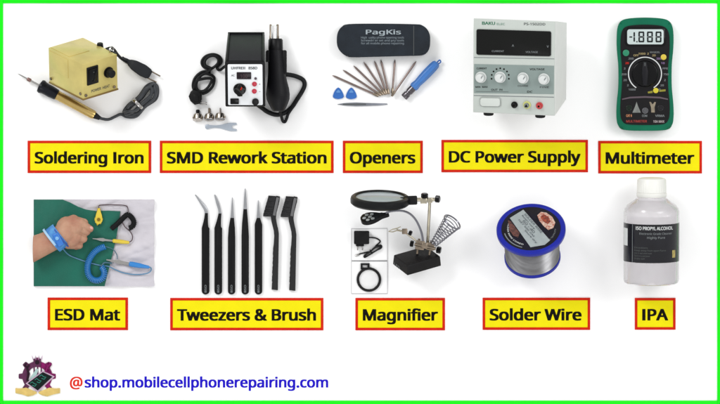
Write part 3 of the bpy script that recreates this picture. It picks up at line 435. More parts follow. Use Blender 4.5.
# ------------------------------------------------------------------ web address
t = thing('web_address', 'line of bold blue lettering giving a shop web address after a red at sign', 'lettering', 198, 384)
lettering('@', 69.8, 82.6, 388.2, 11.4, flat(0.0), M_red_ink, t, name='at_sign', bold=11)
lettering('shop.mobilecellphonerepairing.com', 84.6, 328.2, 387.7, 10.5, flat(0.0), M_blue_ink, t, bold=15)

# ------------------------------------------------------------------ emblem
em = thing('emblem', 'small emblem of a purple gear, a circuit board and two golden hands', 'emblem', 37.5, 378)
M_plum = mat('plum_paint', (96, 48, 82), 0.5, var=0.2, vscale=120, spec=0.15)
M_magenta = mat('magenta_paint', (128, 20, 92), 0.5, var=0.35, vscale=120, spec=0.15)
M_gold_p = mat('golden_paint', (226, 196, 116), 0.5, var=0.12, vscale=100, spec=0.15)
M_pcb = mat('dark_green_print', (8, 34, 34), 0.4, var=0.3, vscale=200, spec=0.2)
M_teal = mat('teal_print', (58, 150, 130), 0.5, spec=0.15)
M_pink = mat('pale_pink_edge', (206, 176, 200), 0.5, spec=0.15)
def gear(a0, a1, material):
    N = 96; pts_o = []; pts_i = []
    for i in range(N + 1):
        a = a0 + (a1 - a0) * i / N
        ph = ((math.degrees(a) - 90) / 45.0) % 1.0
        ph = min(ph, 1 - ph)
        r = 18.6 if ph < 0.16 else 18.6 - (ph - 0.16) / 0.08 * 3.6 if ph < 0.24 else 15.0
        pts_o.append((37.2 + r * math.cos(a), 376.4 - r * math.sin(a)))
        pts_i.append((37.2 + 9.4 * math.cos(a), 376.4 - 9.4 * math.sin(a)))
    m = MB(); fn = flat(0)
    rings = [[fn(*pts_i[i], 0), fn(*pts_o[i], 0), fn(*pts_o[i], 0.9), fn(*pts_i[i], 0.9)] for i in range(N + 1)]
    m.loft(rings)
    m.build('gear', material, em)
gear(math.radians(90.5), math.radians(232), M_plum)
gear(math.radians(-52), math.radians(90), M_magenta)
m = MB(); m.prism([(27.0, 386.0), (31.0, 377.0), (36.5, 368.5), (38.5, 369.5), (35, 380), (30, 387)], flat(0), 0, 0.7); m.build('test_tube', mat('pale_teal_print', (176, 208, 204), 0.4), em)
m = MB()
for x in (33.5, 37.0, 40.6): m.box(q(x, 379, 0.0), q(x + 1.3, 365.4, 0.62))
m.box(q(33.4, 366.5, 0.9), q(41.0, 358.9, 1.3)); m.build('tool', M_plum, em)
M_dk = mat('deep_plum_paint', (62, 28, 54), .5, spec=.15)
m = MB()
m.tube([q(26.2, 363.2, 1.6), q(24.6, 365.6, 1.6), q(27.0, 367.6, 1.6), q(29.4, 365.2, 1.6)], .8, 8); m.tube([q(27.0, 367.6, 1.6), q(28.8, 374, 1.6), q(27.2, 381, 1.6)], [1.0, 1.3, 1.0], 8)
m.build('spanner', M_dk, em)
m = MB(); m.tube([q(51.2, 363.0, 1.6), q(47.4, 367.6, 1.6), q(45.6, 372, 1.6)], 1.3, 8); m.tube([q(46.4, 363.0, 1.6), q(48.0, 368.4, 1.6), q(51.0, 372, 1.6)], 1.0, 8); m.build('pliers', M_magenta, em)
m = MB(); m.cyl(q(37.2, 362.4, 1.2), q(37.2, 362.4, 1.6), 2.2, n=20); m.build('bolt_head', M_dk, em)
m = MB()
for x in (33.0, 35.8, 38.6, 41.4): m.tube([q(x, 359.6, 1.0), q(x + (x - 37.2) * .25, 355.6, 1.0)], [.45, .2], 6)
m.build('tool_tip', mat('lilac_paint', (196, 160, 190), .5), em)
m = MB(); m.prism([(25.6, 383.6), (42.8, 370.8), (54.8, 376.6), (38.0, 392.2)], flat(0.9), 0, 0.8); m.build('board_edge', M_pink, em)
m = MB(); m.prism([(27.6, 383.4), (42.8, 372.2), (52.4, 376.8), (37.8, 390.6)], flat(1.7), 0, 0.5); pc = m.build('circuit_board', M_pcb, em)
m = MB()
for (x, y) in ((41.5, 376.0), (36.8, 379.6), (32.2, 383.0)):
    m.tube([q(x - 2, y + .4, 2.3), q(x, y - 1.0, 2.3), q(x + 2.0, y + .8, 2.3), q(x + 4.6, y + 1.6, 2.3)], 0.35, 6)
    m.tube([q(x, y + 2.4, 2.3), q(x + 2.6, y + 3.4, 2.3), q(x + 3.8, y + 2.2, 2.3)], 0.35, 6)
m.build('circuit_trace', M_teal, em)
hand_o = [(15.4, 388.2), (21, 388.8), (26, 387.6), (31, 389.8), (36.6, 392.0), (36.8, 393.6), (33.0, 395.6), (28, 396.6), (22, 394.6), (15.4, 393.2)]
m = MB(); m.prism(hand_o, flat(0.9), -0.9, 0.8, 0.3); m.build('golden_hand', M_gold_p, em)
m = MB(); m.prism([(75.4 - x, y) for x, y in hand_o], flat(0.9), -0.9, 0.8, 0.3); m.build('golden_hand', M_gold_p, em)

# ================================================================== soldering station and iron
M_gold = mat('gold_anodised_metal', (226, 208, 128), 0.34, 0.35, var=0.16, vscale=16, rvar=0.08, spec=0.4, bump=0.1)
M_goldm = mat('polished_gold_metal', (216, 186, 116), 0.26, 0.9, var=0.06, rvar=0.08)
st = thing('soldering_station', 'gold metal soldering station box with black rocker switch and dial', 'soldering station', 84, 78)
A, B, H = 42.6, 57.0, 38.4
V = View(24, 39.2, 83.2, 100.4, dims=(A, B, H))
m = MB(V.M); m.box((0, 0, 0.8), (A, B, H), 0.7)
m.build('case', M_gold, st)
m = MB(V.M); m.box((-0.5, -0.5, 0), (A + .5, B + .5, 1.7), 0.3); m.build('base_plate', mat('brown_gold_edge', (150, 122, 70), 0.4, 0.6), st)
m = MB(V.M)                                                           # stepped recess on the long side and roof seam
m.box((-0.5, B * 0.42, 16), (0.4, B * 0.97, H - 2.5), 0.3)
m.box((1.5, B * 0.42, H - 0.3), (A * .62, B * 0.97, H + 0.6), 0.25); m.build('folded_panel', M_gold, st)
m = MB(V.M); m.box((5.0, -1.4, 14.6), (18.5, 0.4, 33.5), 0.5); sw = m.build('switch_frame', M_black, st)
m = MB(V.M); m.hexa([(6.4, -1.2, 16.4), (17.1, -1.2, 16.4), (17.1, 0, 16.4), (6.4, 0, 16.4)], [(6.4, -3.4, 31.6), (17.1, -3.4, 31.6), (17.1, 0, 31.6), (6.4, 0, 31.6)], 0.4); m.build('rocker', M_black_gloss, sw)
m = MB(V.M)
m.box((10.9, -3.1, 27.8), (12.3, -1.6, 28.5))
m.build('rocker_mark', M_dgrey_ink, sw)
m = MB(V.M); m.cyl((31.4, 0.2, 22.0), (31.4, -1.0, 22.0), 5.6, n=32); kb = m.build('dial_skirt', M_black, st)
m = MB(V.M); m.cyl((31.4, -1.0, 22.0), (31.4, -7.0, 22.0), 4.5, 4.1, n=32, cham=0.6); m.build('dial', M_rubber, st)
lettering('POWER  HEAT', 91.0, 108.5, 92.6, 2.6, lambda u, v, d: V.front(u, v + 0.0 - (u - 91) * 0.333 + 0.0, d), M_dgrey_ink, st, bold=4)
for xx, yy, zz in ((38.0, -0.7, 4.6), (3.2, -0.7, 4.6)):
    m = MB(V.M); m.cyl((xx, 0.2, zz), (xx, -1.2, zz), 1.5, n=16, cham=.3); m.build('screw', M_bronze, st)
for yy in (B - 3.5, 4):
    m = MB(V.M); m.cyl((0.2, yy, 6), (-1.1, yy, 6), 1.5, n=16, cham=.3); m.build('screw', M_bronze, st)
m = MB(V.M); m.cyl((A + 1, B * .52, H - 4), (A + 1, B * .52, H + 2.2), 3.6, 3.0, n=20, cham=.6); m.build('cable_gland', M_black, st)
m = MB(V.M); m.torus((A * 1.0, B * .16, H + 1.6), (0.3, -1, .1), 2.8, 1.1, 24, 10); m.build('iron_rest', M_steel, st)
m = MB(V.M); m.box((A - 1, B * .02, H - 3.3), (A + 1.6, B * .30, H + .2), .3); m.build('rest_clip', M_black, st)
# mains lead and plug
pts = smooth([q(104, 50, 40), q(112, 48, 34), q(118, 55, 20), q(121.5, 58.5, 12), q(127, 62, 5)], 8)
m = MB(); m.tube(pts, 1.5); m.build('mains_cord', M_rubber, st)
pl = MB()
pl.loft([[q(cx + nx * s1 * w / 2 * 1.0, cy + ny * s1 * w / 2, z0) for s1, z0 in ((-1, 1.6), (1, 1.6), (1, 1.6 + h), (-1, 1.6 + h))] for cx, cy, w, h, nx, ny in
         ((121.5, 57.6, 4.2, 4.0, -.5, .86), (124.0, 59.2, 3.4, 3.6, -.5, .86), (126.0, 60.4, 5.4, 5.0, -.5, .86), (128.0, 61.4, 4.2, 4.6, -.5, .86), (130.4, 62.8, 7.6, 6.5, -.5, .86), (134, 65.0, 10.5, 7.5, -.5, .86), (143, 70.4, 12.6, 8, -.5, .86), (149.0, 74.0, 10.5, 7.0, -.5, .86), (150.6, 75.0, 6.5, 5.6, -.5, .86))])
bmesh.ops.bevel(pl.bm, geom=pl.bm.edges[:], offset=0.6, segments=2, affect='EDGES', clamp_overlap=True)
pg = pl.build('plug', mat('slate_plastic', (60, 64, 70), 0.45, var=.1), st)
for s1 in (-1, 1):
    m = MB(); a = q(149.5 - 2.1 * s1, 74.6 + 3.2 * s1, 5.2); b = q(158.5 - 1.9 * s1, 79.2 + 3.0 * s1, 5.2)
    m.cyl(a, b, 0.75, n=12, cham=.3); m.build('pin', M_bronze, pg)

ir = thing('soldering_iron', 'gold handled soldering iron with black grip and a tied black cord coil', 'soldering iron', 76, 104)
def on(a, b, t, z0, z1):
    p = q(*a, z0).lerp(q(*b, z1), t); return p
ax0, ax1 = q(17.5, 73.4, 5), q(99.5, 118.0, 8)
L = (ax1 - ax0).length; dr = (ax1 - ax0).normalized()
m = MB(); m.lathe([(0.15, 0), (0.7, 3), (0.8, 9), (1.0, 12.5)], ax0, dr, 16); m.build('tip', M_steel, ir)
m = MB(); m.lathe([(1.5, 11), (1.9, 12), (1.9, 14.6), (1.4, 15.4)], ax0, dr, 20); m.build('tip_nut', mat('copper_red_metal', (150, 116, 112), .35, .9), ir)
m = MB(); m.lathe([(1.0, 15), (1.1, 25.5)], ax0, dr, 16); m.build('barrel', M_steel, ir)
m = MB(); m.lathe([(2.8, 24.6), (6.4, 25.6), (7.1, 27.6), (6.2, 30.2), (5.9, 33.0), (6.1, 38), (5.4, 44.6), (4.2, 45.6)], ax0, dr, 36); m.build('grip', mat('dark_blue_black_plastic', (38, 42, 56), .28, var=.1), ir)
m = MB(); m.lathe([(4.2, 44.8), (4.9, 45.6), (4.6, 48.5), (4.9, 50.5), (4.7, 52), (4.5, 86.0), (3.8, 88.0)], ax0, dr, 32); m.build('handle', M_goldm, ir)
pts = smooth([ax0 + dr * 86, ax0 + dr * 92, q(108, 119.0, 4), q(116, 115.4, 3), q(123, 112, 3)], 8)
m = MB(); m.lathe([(3.6, 86.5), (3.2, 89), (2.0, 94)], ax0, dr, 20)
m.build('strain_relief', M_rubber, ir)
# cord coil : flattened loops lying askew, tied round the middle
cl = pts[:-1]
u = Vector((0.62, 0.62, 0)).normalized(); w = Vector((-u.y, u.x, 0)); c0 = q(141.5, 99.5, 6)
loops = []
for k in range(5):
    ra, rb = (22.0, 20.6, 18.6, 21.2, 16.6)[k], (9.4, 6.2, 7.8, 4.0, 5.2)[k]
    oc = c0 + Vector((random.uniform(-1.6, 1.6), random.uniform(-1.6, 1.6), 0.0))
    for j in range(10):
        a = 2 * PI * j / 10 + PI * 1.08
        z = -3.6 + 2.2 * k + 1.8 * math.sin(a * 2 + k * 1.7)
        pinch = 1 - 0.5 * math.exp(-((math.cos(a) + .15) / 0.3) ** 2)
        loops.append(oc + u * (ra * math.cos(a)) + w * (rb * math.sin(a) * pinch + 3.0 * math.cos(a) ** 2 - 2) + Vector((0, 0, z)))
m = MB(); m.tube(smooth([ax0 + dr * 88, ax0 + dr * 93, q(108, 119.4, 4), q(115, 116.6, 3), q(121, 114.2, 3)] + loops, 6), 1.55, 10)
m.build('cord', mat('slate_cord', (66, 69, 73), .35, var=.15, spec=.25), ir)
m = MB(); m.torus(c0 - u * 5.6 + Vector((0, 0, 1.5)), u, 6.2, 1.3, 28, 8, 1.6); m.build('cord_tie', M_steel, ir)

# ================================================================== rework station
rs = thing('rework_station', 'black desktop rework station with a white control panel, dial and red buttons', 'rework station', 245, 86)
V2 = View(28, 0, 225.4, 107.0, dims=(40, 64, 50))
m = MB(V2.M)
W2, D2, H2 = 39.6, 64.0, 50.0
m.hexa([(0, 0, 0), (W2, 0, 0), (W2 - 1.4, D2, 0), (1.4, D2, 0)], [(0, 0, H2), (W2, 0, H2), (W2 - 1.4, D2, H2), (1.4, D2, H2)], 1.3, 3)
m.build('case', M_black, rs)
m = MB(V2.M); m.hexa([(3.4, 2.0, H2 - .4), (W2 - 3.4, 2, H2 - .4), (W2 - 4.2, D2 - 3, H2 - .4), (4.2, D2 - 3, H2 - .4)], [(3.4, 2.0, H2 + .5), (W2 - 3.4, 2, H2 + .5), (W2 - 4.2, D2 - 3, H2 + .5), (4.2, D2 - 3, H2 + .5)], .3)
m.build('lid', mat('charcoal_painted_steel', (62, 62, 68), .5, var=.08, bump=.3, bscale=1200), rs)
m = MB(V2.M)
m.hexa([(1.0, 1, H2 - .5), (3.0, 1, H2 - .5), (3.6, D2 - 1.5, H2 - .5), (2.0, D2 - 1.5, H2 - .5)], [(1.0, 1, H2 + 1.8), (3.0, 1, H2 + 1.8), (3.6, D2 - 1.5, H2 + 1.8), (2.0, D2 - 1.5, H2 + 1.8)], .6)
m.hexa([(W2 - 3.0, 1, H2 - .5), (W2 - 1, 1, H2 - .5), (W2 - 2, D2 - 1.5, H2 - .5), (W2 - 3.6, D2 - 1.5, H2 - .5)], [(W2 - 3.0, 1, H2 + 1.8), (W2 - 1, 1, H2 + 1.8), (W2 - 2, D2 - 1.5, H2 + 1.8), (W2 - 3.6, D2 - 1.5, H2 + 1.8)], .6)
m.box((1.6, D2 - 3, H2 - .5), (W2 - 1.6, D2 - .6, H2 + 1.8), .6)
m.build('lid_rim', M_black, rs)
m = MB(); m.prism(rounded(228.2, 65.2, 262.4, 104.8, 1.2), V2.front, -0.2, 0.7, .15); pn = m.build('control_panel', mat('white_panel', (252, 255, 258), .4, var=.02, spec=.3), rs)
f7 = lambda u, v, d: V2.front(u, v, d + .7)
lettering('UHFREII', 231.6, 245.4, 69.8, 2.5, f7, M_dgrey_ink, pn, bold=14)
lettering('858D', 248.6, 257.4, 69.8, 2.5, f7, M_dgrey_ink, pn, bold=14)
lettering('AC', 231.6, 235.0, 76.6, 1.8, f7, M_grey_ink, pn, bold=8)
m = MB(); m.prism(rounded(237.0, 72.6, 251.2, 79.2, .5), f7, 0, 0.8, .15); dp = m.build('display', mat('maroon_window', (58, 44, 56), .2, spec=.5), rs)
lettering('100', 240.6, 247.6, 77.9, 3.6, lambda u, v, d: V2.front(u, v, d + 1.6), mat('dim_red_digits', (73, 50, 58), .5), dp, bold=6)
m = MB(); p = V2.front(239.8, 89.0, .5); n2 = (V2.M.to_3x3() @ Vector((0, -1, 0)))
m.cyl(p, p + n2 * 1.6, 6.3, n=40, cham=.3); k2 = m.build('dial_skirt', M_black, rs)
m = MB(); prof = []
for i in range(48):
    a = 2 * PI * i / 48; prof.append((239.8 + (5.0 + .5 * math.cos(4 * a)) * math.cos(a), 89.0 + (5.0 + .5 * math.cos(4 * a)) * math.sin(a)))
m.prism(prof, V2.front, 1.6, 5.6, .6); k2 = m.build('dial', M_black_gloss, rs)
m = MB(); m.prism(rounded(237.4, 94.2, 242.4, 96.0, .6), f7, 0, 0.5); m.build('dial_pointer', M_black, k2)
m = MB(); m.prism([(241.6, 84.9), (242.5, 85.4), (241.2, 88.0), (240.4, 87.5)], V2.front, 5.6, 5.9); m.build('dial_mark', M_red, k2)
M_redb = mat('red_button_plastic', (196, 34, 62), .3, var=.05)
for x, y in ((254.4, 84.0), (254.2, 91.0)):
    m = MB(); p = V2.front(x, y, .6); m.cyl(p, p + n2 * 1.8, 2.5, 2.3, n=24, cham=.4); m.build('button', M_redb, rs)
m = MB(); p = V2.front(255.6, 78.6, .6); m.cyl(p, p + n2 * 1.2, 1.3, n=16, cham=.3); m.build('indicator', mat('dark_lens', (74, 60, 70), .2), rs)
for x, y in ((258.6, 84.3), (258.6, 91.3)):
    lettering('+' if y < 88 else '-', x, x + 1.8, y + .9, 1.8, f7, M_grey_ink, pn, bold=6)
m = MB(); m.prism(rounded(230.4, 98.2, 238.8, 103.4, .6), f7, 0, 1.4, .3); m.build('power_switch', M_black_gloss, rs)
m = MB(); p = V2.front(255.2, 101.0, .5); m.cyl(p, p + n2 * 3.0, 3.4, n=28, cham=.5); m.build('hose_port', M_black, rs)
# mains cord and plug of the rework station
c1, c2 = (211.6, 61.6), (203.6, 82.4)
pts = [q(228, 64, 20), q(224, 67, 12), q(219.6, 70, 4)]
for k in range(2):
    for j in range(8):
        a = math.radians(-50 + 45 * j)
        pts.append(q(c1[0] + (9.8 - 2.9 * k) * math.cos(a) + 1.2 * math.sin(a) , c1[1] - (7.4 - 1.4 * k) * math.sin(a), 2 + 2.1 * k + .12 * j))
pts += [q(211, 69.0, 5), q(206.5, 72.6, 4)]
for k in range(2):
    for j in range(8):
        a = math.radians(70 + 45 * j)
        pts.append(q(c2[0] + (10.4 - 3.4 * k) * math.cos(a) + 2.6 * math.sin(a) , c2[1] - (11.4 - 2.4 * k) * math.sin(a), 2 + 2.0 * k + .1 * j))
pts += [q(198, 80, 5), q(194.6, 86, 4.5), q(193.6, 91, 4)]
m = MB(); m.tube(smooth(pts, 6), 1.45, 10); m.build('mains_cord', M_rubber, rs)
m = MB(); m.prism([(190.6, 91.6), (193.0, 89.6), (198.0, 90.4), (201.8, 92.6), (202.0, 99.0), (200.2, 103.6), (194.6, 104.8), (190.4, 101.0), (188.6, 96.4)], flat(0), 0.3, 9.5, 1.6, 3)
m.prism([(193.4, 94.0), (199, 95.2), (198.4, 101.2), (193.4, 101.6)], flat(9.3), 0, 1.3, .5)
p2 = m.build('plug', M_black, rs)
for y in (102.2, 104.2):
    m = MB(); m.cyl(q(199.5, y - .3, 4.5), q(207.0, y + .4, 4.5), .75, n=12, cham=.2); m.build('pin', M_steel, p2)

hg = thing('hot_air_gun', 'black hot air gun standing nozzle up with its looped hose', 'hot air gun', 277, 72)
m = MB(); bx = 277.6; hz = 17
m.loft([[q(bx + cxo + (rx) * math.cos(2 * PI * j / 32), y, hz + rz * math.sin(2 * PI * j / 32)) for j in range(32)] for y, rx, rz, cxo in
        ((50, 7.6, 7.6, -1.8), (58, 8.0, 8, -1.6), (66, 8.3, 8, -1.2), (74, 8.8, 9, -.8), (81, 9.8, 10.5, -.3), (88, 11.2, 12, .2), (94, 12.0, 12.5, .2), (99, 11.6, 12, .4), (104, 9.6, 10, .6), (108, 7.6, 8, .8), (110.6, 6.0, 6.4, 1.0), (111.4, 4, 4.2, 1.0))])
hb = m.build('body', mat('black_grip_plastic', (40, 40, 46), .45, var=.12, bump=.4, bscale=500), hg)
m = MB(); m.lathe([(5.6, 0), (7.2, .8), (7.4, 3), (7.2, 11), (6.3, 12.4)], q(275.6, 51, hz), (0, 1, 0), 36); m.build('collar', M_black, hg)
for x0, x1, o in ((265.8, 270.0, -1), (282.8, 286.8, 1)):
    m = MB(); m.prism([(x0, 51.4), (x0 + 1.2 * (o < 0), 50.0), (x1, 50.0), (x1, 60.6), (x1 - .6 * (o > 0), 62), (x0, 62)] if o < 0 else [(x0, 50), (x1 - 1, 50), (x1, 51.2), (x1, 72), (x1 - 1.4, 74), (x0, 74)], flat(hz - 9), 0, 13, .5); m.build('cradle_arm', M_black, hg)
m = MB(); m.lathe([(3.3, 0), (3.3, 14.2), (2.9, 14.6), (2.5, 14.6), (2.5, 3), (.1, 3)], q(274.1, 40.2, hz + 1.5), (0, 1, 0), 32); m.build('nozzle', mat('nozzle_highlight_steel', (262, 262, 262), .25, .9), hg)  # near-white tube: the steel barrel's bright highlight put into its colour
for x, r in ((270.6, 1.35), (277.6, 1.5)):  # added darker rods, shaping the dark shaded edges of the single barrel
    m = MB(); m.lathe([(r * .8, 0), (r, .6), (r, 4), (r * .8, 4.4), (r * .82, 15.6), (r * .5, 16)], q(x, 40.2, hz + 1), (0, 1, 0), 16); m.build('nozzle_dark_edge', M_bronze, hg)
pts = smooth([q(257, 104.2, 12), q(262.5, 108.2, 8), q(268, 112.0, 4), q(276, 114.6, 2.6), q(284, 113.0, 2.6), q(291.5, 107.5, 2.4), q(297.0, 99.4, 2.4), q(302.0, 91.4, 2.4), q(304.6, 84.8, 2.4), q(302.8, 79.6, 2.6), q(296.0, 76.2, 4), q(288.6, 74.6, 8), q(282, 74.2, 12)], 8)
m = MB(); m.tube(pts, lambda t: 2.3, 12); m.build('hose', M_rubber, hg)
pts = smooth([q(279.2, 108, 13), q(280.8, 114, 7), q(282.6, 120.6, 3), q(284.8, 121.8, 2.5), q(286.6, 118.6, 3), q(288.4, 113.4, 4.6), q(293.4, 106.2, 6.6), q(298.8, 97.4, 6.6), q(300.8, 93.4, 5)], 8)
m = MB(); m.tube(pts, 1.5, 10); m.build('power_cord', M_rubber, hg)

M_chrome = mat('chromed_metal', (200, 192, 184), .18, 1.0, var=.3, vscale=250, rvar=.1)
for i, (x, y, r, tr, lb, mt) in enumerate(((197.8, 116.4, 4.9, 2.0, 'short metal nozzle with a wide black mouth, nearest the black plug', M_black), (209.3, 116.2, 4.7, 1.25, 'metal nozzle with a medium stub tube, between two other nozzles', M_bronze), (220.2, 115.8, 4.9, .7, 'metal nozzle ending in a thin needle tube, nearest the rework station', M_chrome))):
    t = thing('air_nozzle', lb, 'nozzle', x, y, 'spare nozzles below the rework station')
    m = MB(); dn = Vector((0, -.94, .34)).normalized()
    base = q(x, y + 4.0, 2.6) + Vector((0, 0, 2.2))
    m.lathe([(r * .55, 0), (r * .95, .3), (r, 1.2), (r, 4.6), (r * .92, 5.0), (r * .9, 6.0), (r * .5, 7.4)], base, -dn, 32); m.build('base_ring', M_chrome, t)
    m = MB(); m.lathe([(tr * 1.15, 6.8), (tr, 7.4), (tr, 10.8 if i == 0 else 12), (tr * .9, 11.0 if i == 0 else 12.6)], base, -dn, 20); m.build('outlet_tube', mt, t)
    m = MB()
    for j in range(3):
        a = 2 * PI * j / 3 + .5 + i
        m.cyl(base - dn * 2.9 + Vector((math.cos(a) * r * .97, 0, math.sin(a) * r * .97)), base - dn * 2.9 + Vector((math.cos(a) * (r + .6), 0, math.sin(a) * (r + .6))), 1.0, n=12)
    m.build('clamp_screw', M_bronze, t)
t = thing('wrench', 'small pale steel open-ended wrench below the spare nozzles', 'wrench', 221, 126.5)
m = MB(); m.prism([(205.2, 125.4), (206.4, 124.4), (208.4, 124.2), (209.6, 125.2), (216, 125.6), (222, 124.8), (227.4, 123.0), (230.4, 122.6), (236.4, 122.8), (236.8, 124.6), (232.2, 125.4), (231.2, 126.8), (232.4, 128.6), (236.8, 129.2), (236.6, 131.0), (230.8, 131.2), (226.4, 130.0), (221, 128.0), (215, 127.6), (209.4, 128.2), (208, 129.2), (206.2, 129.0), (205.2, 127.8)], flat(0.2), 0, 1.5, .3)
m.build('wrench_body', mat('pale_blue_steel', (182, 192, 204), .4, .4, var=.1), t)

# ================================================================== openers
M_navy = mat('navy_leatherette', (42, 56, 71), .3, coat=.25, var=.22, vscale=45, bump=.5, bscale=500, rvar=.1)
tc = thing('tool_case', 'long dark navy rounded tool case with silver lettering', 'case', 383, 40)
out = [(349, 24.2), (383, 23.8), (416, 24.4), (422, 25.4), (427, 29.2), (429.8, 35), (430.2, 41.5), (429.4, 48), (426.4, 53), (421, 55.4), (402, 56), (380, 56.6), (352, 57.2), (345.4, 55.4), (340.2, 51.2), (337.4, 46), (336.8, 39), (338.0, 32), (342, 26.8)]
out = [(p.x, p.y) for p in smooth([(a, b, 0) for a, b in out], 4, True)]
m = MB(); m.prism(out, flat(0.2), 0, 6.4, 1.0, 2); m.build('case_bottom', M_navy, tc)
m = MB()
ins = [((x - 383.5) * .992 + 383.5, (y - 40.4) * .975 + 40.4) for x, y in out]
m.prism(ins, flat(6.2), 0, .8); m.build('zip_line', mat('grey_seam', (98, 104, 116), .4), tc)
m = MB(); m.prism([(x, y - .3) for x, y in out], flat(7.0), 0, 6.8, 3.0, 4); ld = m.build('case_lid', M_navy, tc)
m = MB(); m.box(q(413.4, 55.0, 13.7), q(414.0, 25.6, 14.0)); m.build('lid_seam', M_dgrey_ink, ld)
fl = flat(13.8)
lettering('PagKis', 365.8, 401.0, 34.2, 4.6, fl, mat('silver_print', (164, 176, 182), .4), tc, bold=10)
M_sp = mat('faint_silver_print', (126, 138, 146), .5)
lettering('High quality phone opening tools', 361.0, 404.0, 38.4, 2.0, fl, M_sp, tc, bold=5)
lettering('Screwdriver set and pry tools', 361.0, 404.0, 41.3, 2.0, fl, M_sp, tc, bold=5)
lettering('for all mobile phone repairing', 361.0, 404.0, 44.2, 2.0, fl, M_sp, tc, bold=5)

M_blade = mat('brown_steel', (150, 132, 126), .3, .85, var=.12, vscale=70, rvar=.1)
ends = [((332.2, 75.2), (378.6, 96.0)), ((342.8, 69.8), (381.2, 95.4)), ((353.5, 65.6), (383.6, 94.8)), ((363.7, 62.0), (385.6, 94.6)), ((374.4, 60.8), (387.0, 94.4)), ((380.8, 59.6), (389.0, 94.2)), ((395.0, 59.6), (392.2, 93.8)), ((416.2, 61.2), (391.6, 96.2))]
names = ['lowest and flattest of the fan, pointing at the blue picks', 'second from the low end of the fan', 'third from the low end of the fan', 'fourth from the low end of the fan', 'fifth of the fan, just before the two steepest', 'sixth of the fan, close beside the steeper fifth', 'almost upright, right of the gap in the fan', 'leaning over toward the blue handle']
for i, ((a, b), (c, d)) in enumerate(ends):
    t = thing('driver_blade', 'thin steel driver blade, ' + names[i], 'driver blade', (a + c) / 2, (b + d) / 2, 'driver blades fanned out below the case')
    z = 1.3 + .42 * i
    P0, P1 = q(a, b, 1.4), q(c, d, z + .8); dd = (P1 - P0); L = dd.length; dd.normalize()
    m = MB(); m.lathe([(.25, 0), (.6, 1.4), (.95, 3.0), (1.05, 5), (1.05, L - 6), (1.0, L - 5)], P0, dd, 12); m.build('shaft', M_blade, t)
    m = MB(); m.lathe([(1.15, L - 6), (1.35, L - 5.4), (1.35, L - 1), (.9, L)], P0, dd, 6); m.build('hex_end', M_bronze, t)
M_pick = mat('blue_pick_plastic', (44, 108, 192), .3, var=.06, rvar=.08)
pk = thing('opening_pick', 'blue triangular opening pick farther from the fanned blades', 'pick', 338.3, 93, 'blue opening picks')
o = [(p.x, p.y) for p in smooth([(338.3, 87.4, 0), (341.4, 90.2, 0), (343.6, 95.2, 0), (343.0, 97.8, 0), (338.3, 98.9, 0), (333.6, 97.8, 0), (333.0, 95.2, 0), (335.2, 90.2, 0)], 5, True)]
m = MB(); m.prism(o, flat(0.2), 0, 1.8, .7, 3); bdy = m.build('pick_plate', M_pick, pk)
m = MB(); m.prism([(336.2, 91.4), (338.3, 89.6), (340.4, 91.4), (340.2, 92.6), (336.4, 92.6)], flat(1.9), 0, .35); m.build('pick_dimple', mat('light_blue_plastic', (96, 150, 214), .3), bdy)
dup(pk, 13.0, 0.1, 'blue triangular opening pick beside the lowest steel blade')
sp = thing('spudger', 'thin double-ended silver spudger lying below the blue picks', 'spudger', 362, 104)
m = MB(); m.prism([(337.0, 104.2), (345, 102.9), (356, 102.4), (366, 102.8), (380, 103.2), (387.4, 103.4), (387.6, 104.4), (380, 105.2), (366, 105.8), (356, 106.0), (345, 105.4)], flat(.3), 0, 1.4, .4); m.build('spudger_blade', mat('grey_spudger_steel', (140, 144, 154), .3, .7, var=.15), sp)
m = MB(); m.prism([(343, 103.6), (366, 103.6), (366, 104.8), (343, 104.8)], flat(1.7), 0, .15); m.build('spudger_groove', M_dgrey_ink, sp)

hd = thing('screwdriver_handle', 'blue plastic screwdriver handle with a dark steel socket collar', 'screwdriver', 420, 80)
a0, a1 = q(403.8, 97.4, 4.6), q(437.2, 62.6, 4.6); dd = (a1 - a0).normalized(); L = (a1 - a0).length
m = MB()
rings = []
for t_, r_ in ((13, 3.2), (14, 4.0), (16, 4.2), (20, 3.6), (26, 4.1), (34, 4.4), (42, 4.3), (46, 3.9), (48, 2.8), (L, 1.4)):
    u_ = Vector((dd.y, -dd.x, 0)); w_ = Vector((0, 0, 1))
    rings.append([a0 + dd * t_ + u_ * (r_ * (1 + .09 * math.cos(6 * 2 * PI * j / 48)) * math.cos(2 * PI * j / 48)) + w_ * (r_ * (1 + .09 * math.cos(6 * 2 * PI * j / 48)) * math.sin(2 * PI * j / 48)) for j in range(48)])
m.loft(rings); hn = m.build('grip', mat('blue_handle_plastic', (66, 128, 206), .26, var=.08, rvar=.08), hd)
m = MB(); m.lathe([(1.7, 2.6), (1.7, 0), (3.3, 0), (3.7, .7), (3.6, 5), (3.1, 5.6), (3.1, 7), (3.7, 7.6), (3.7, 13.2), (3.0, 14)], a0, dd, 32); m.build('collar', mat('dark_steel', (112, 108, 112), .25, .9, var=.3, vscale=200), hd)
m = MB(); m.tube(smooth([a1 + Vector((0, 0, 1.5)) - dd * 2, a1 + Vector((2.2, 2.6, 0)), a1 + Vector((3.4, .4, 0)), a1 + Vector((.8, -.6, -1)) - dd * 2], 6), .7, 8); m.build('hanging_loop', M_pick, hd)
u_ = Vector((dd.y, -dd.x, 0))
fh = lambda u, v, d: a0 + dd * u + u_ * v + Vector((0, 0, 4.05 + d))

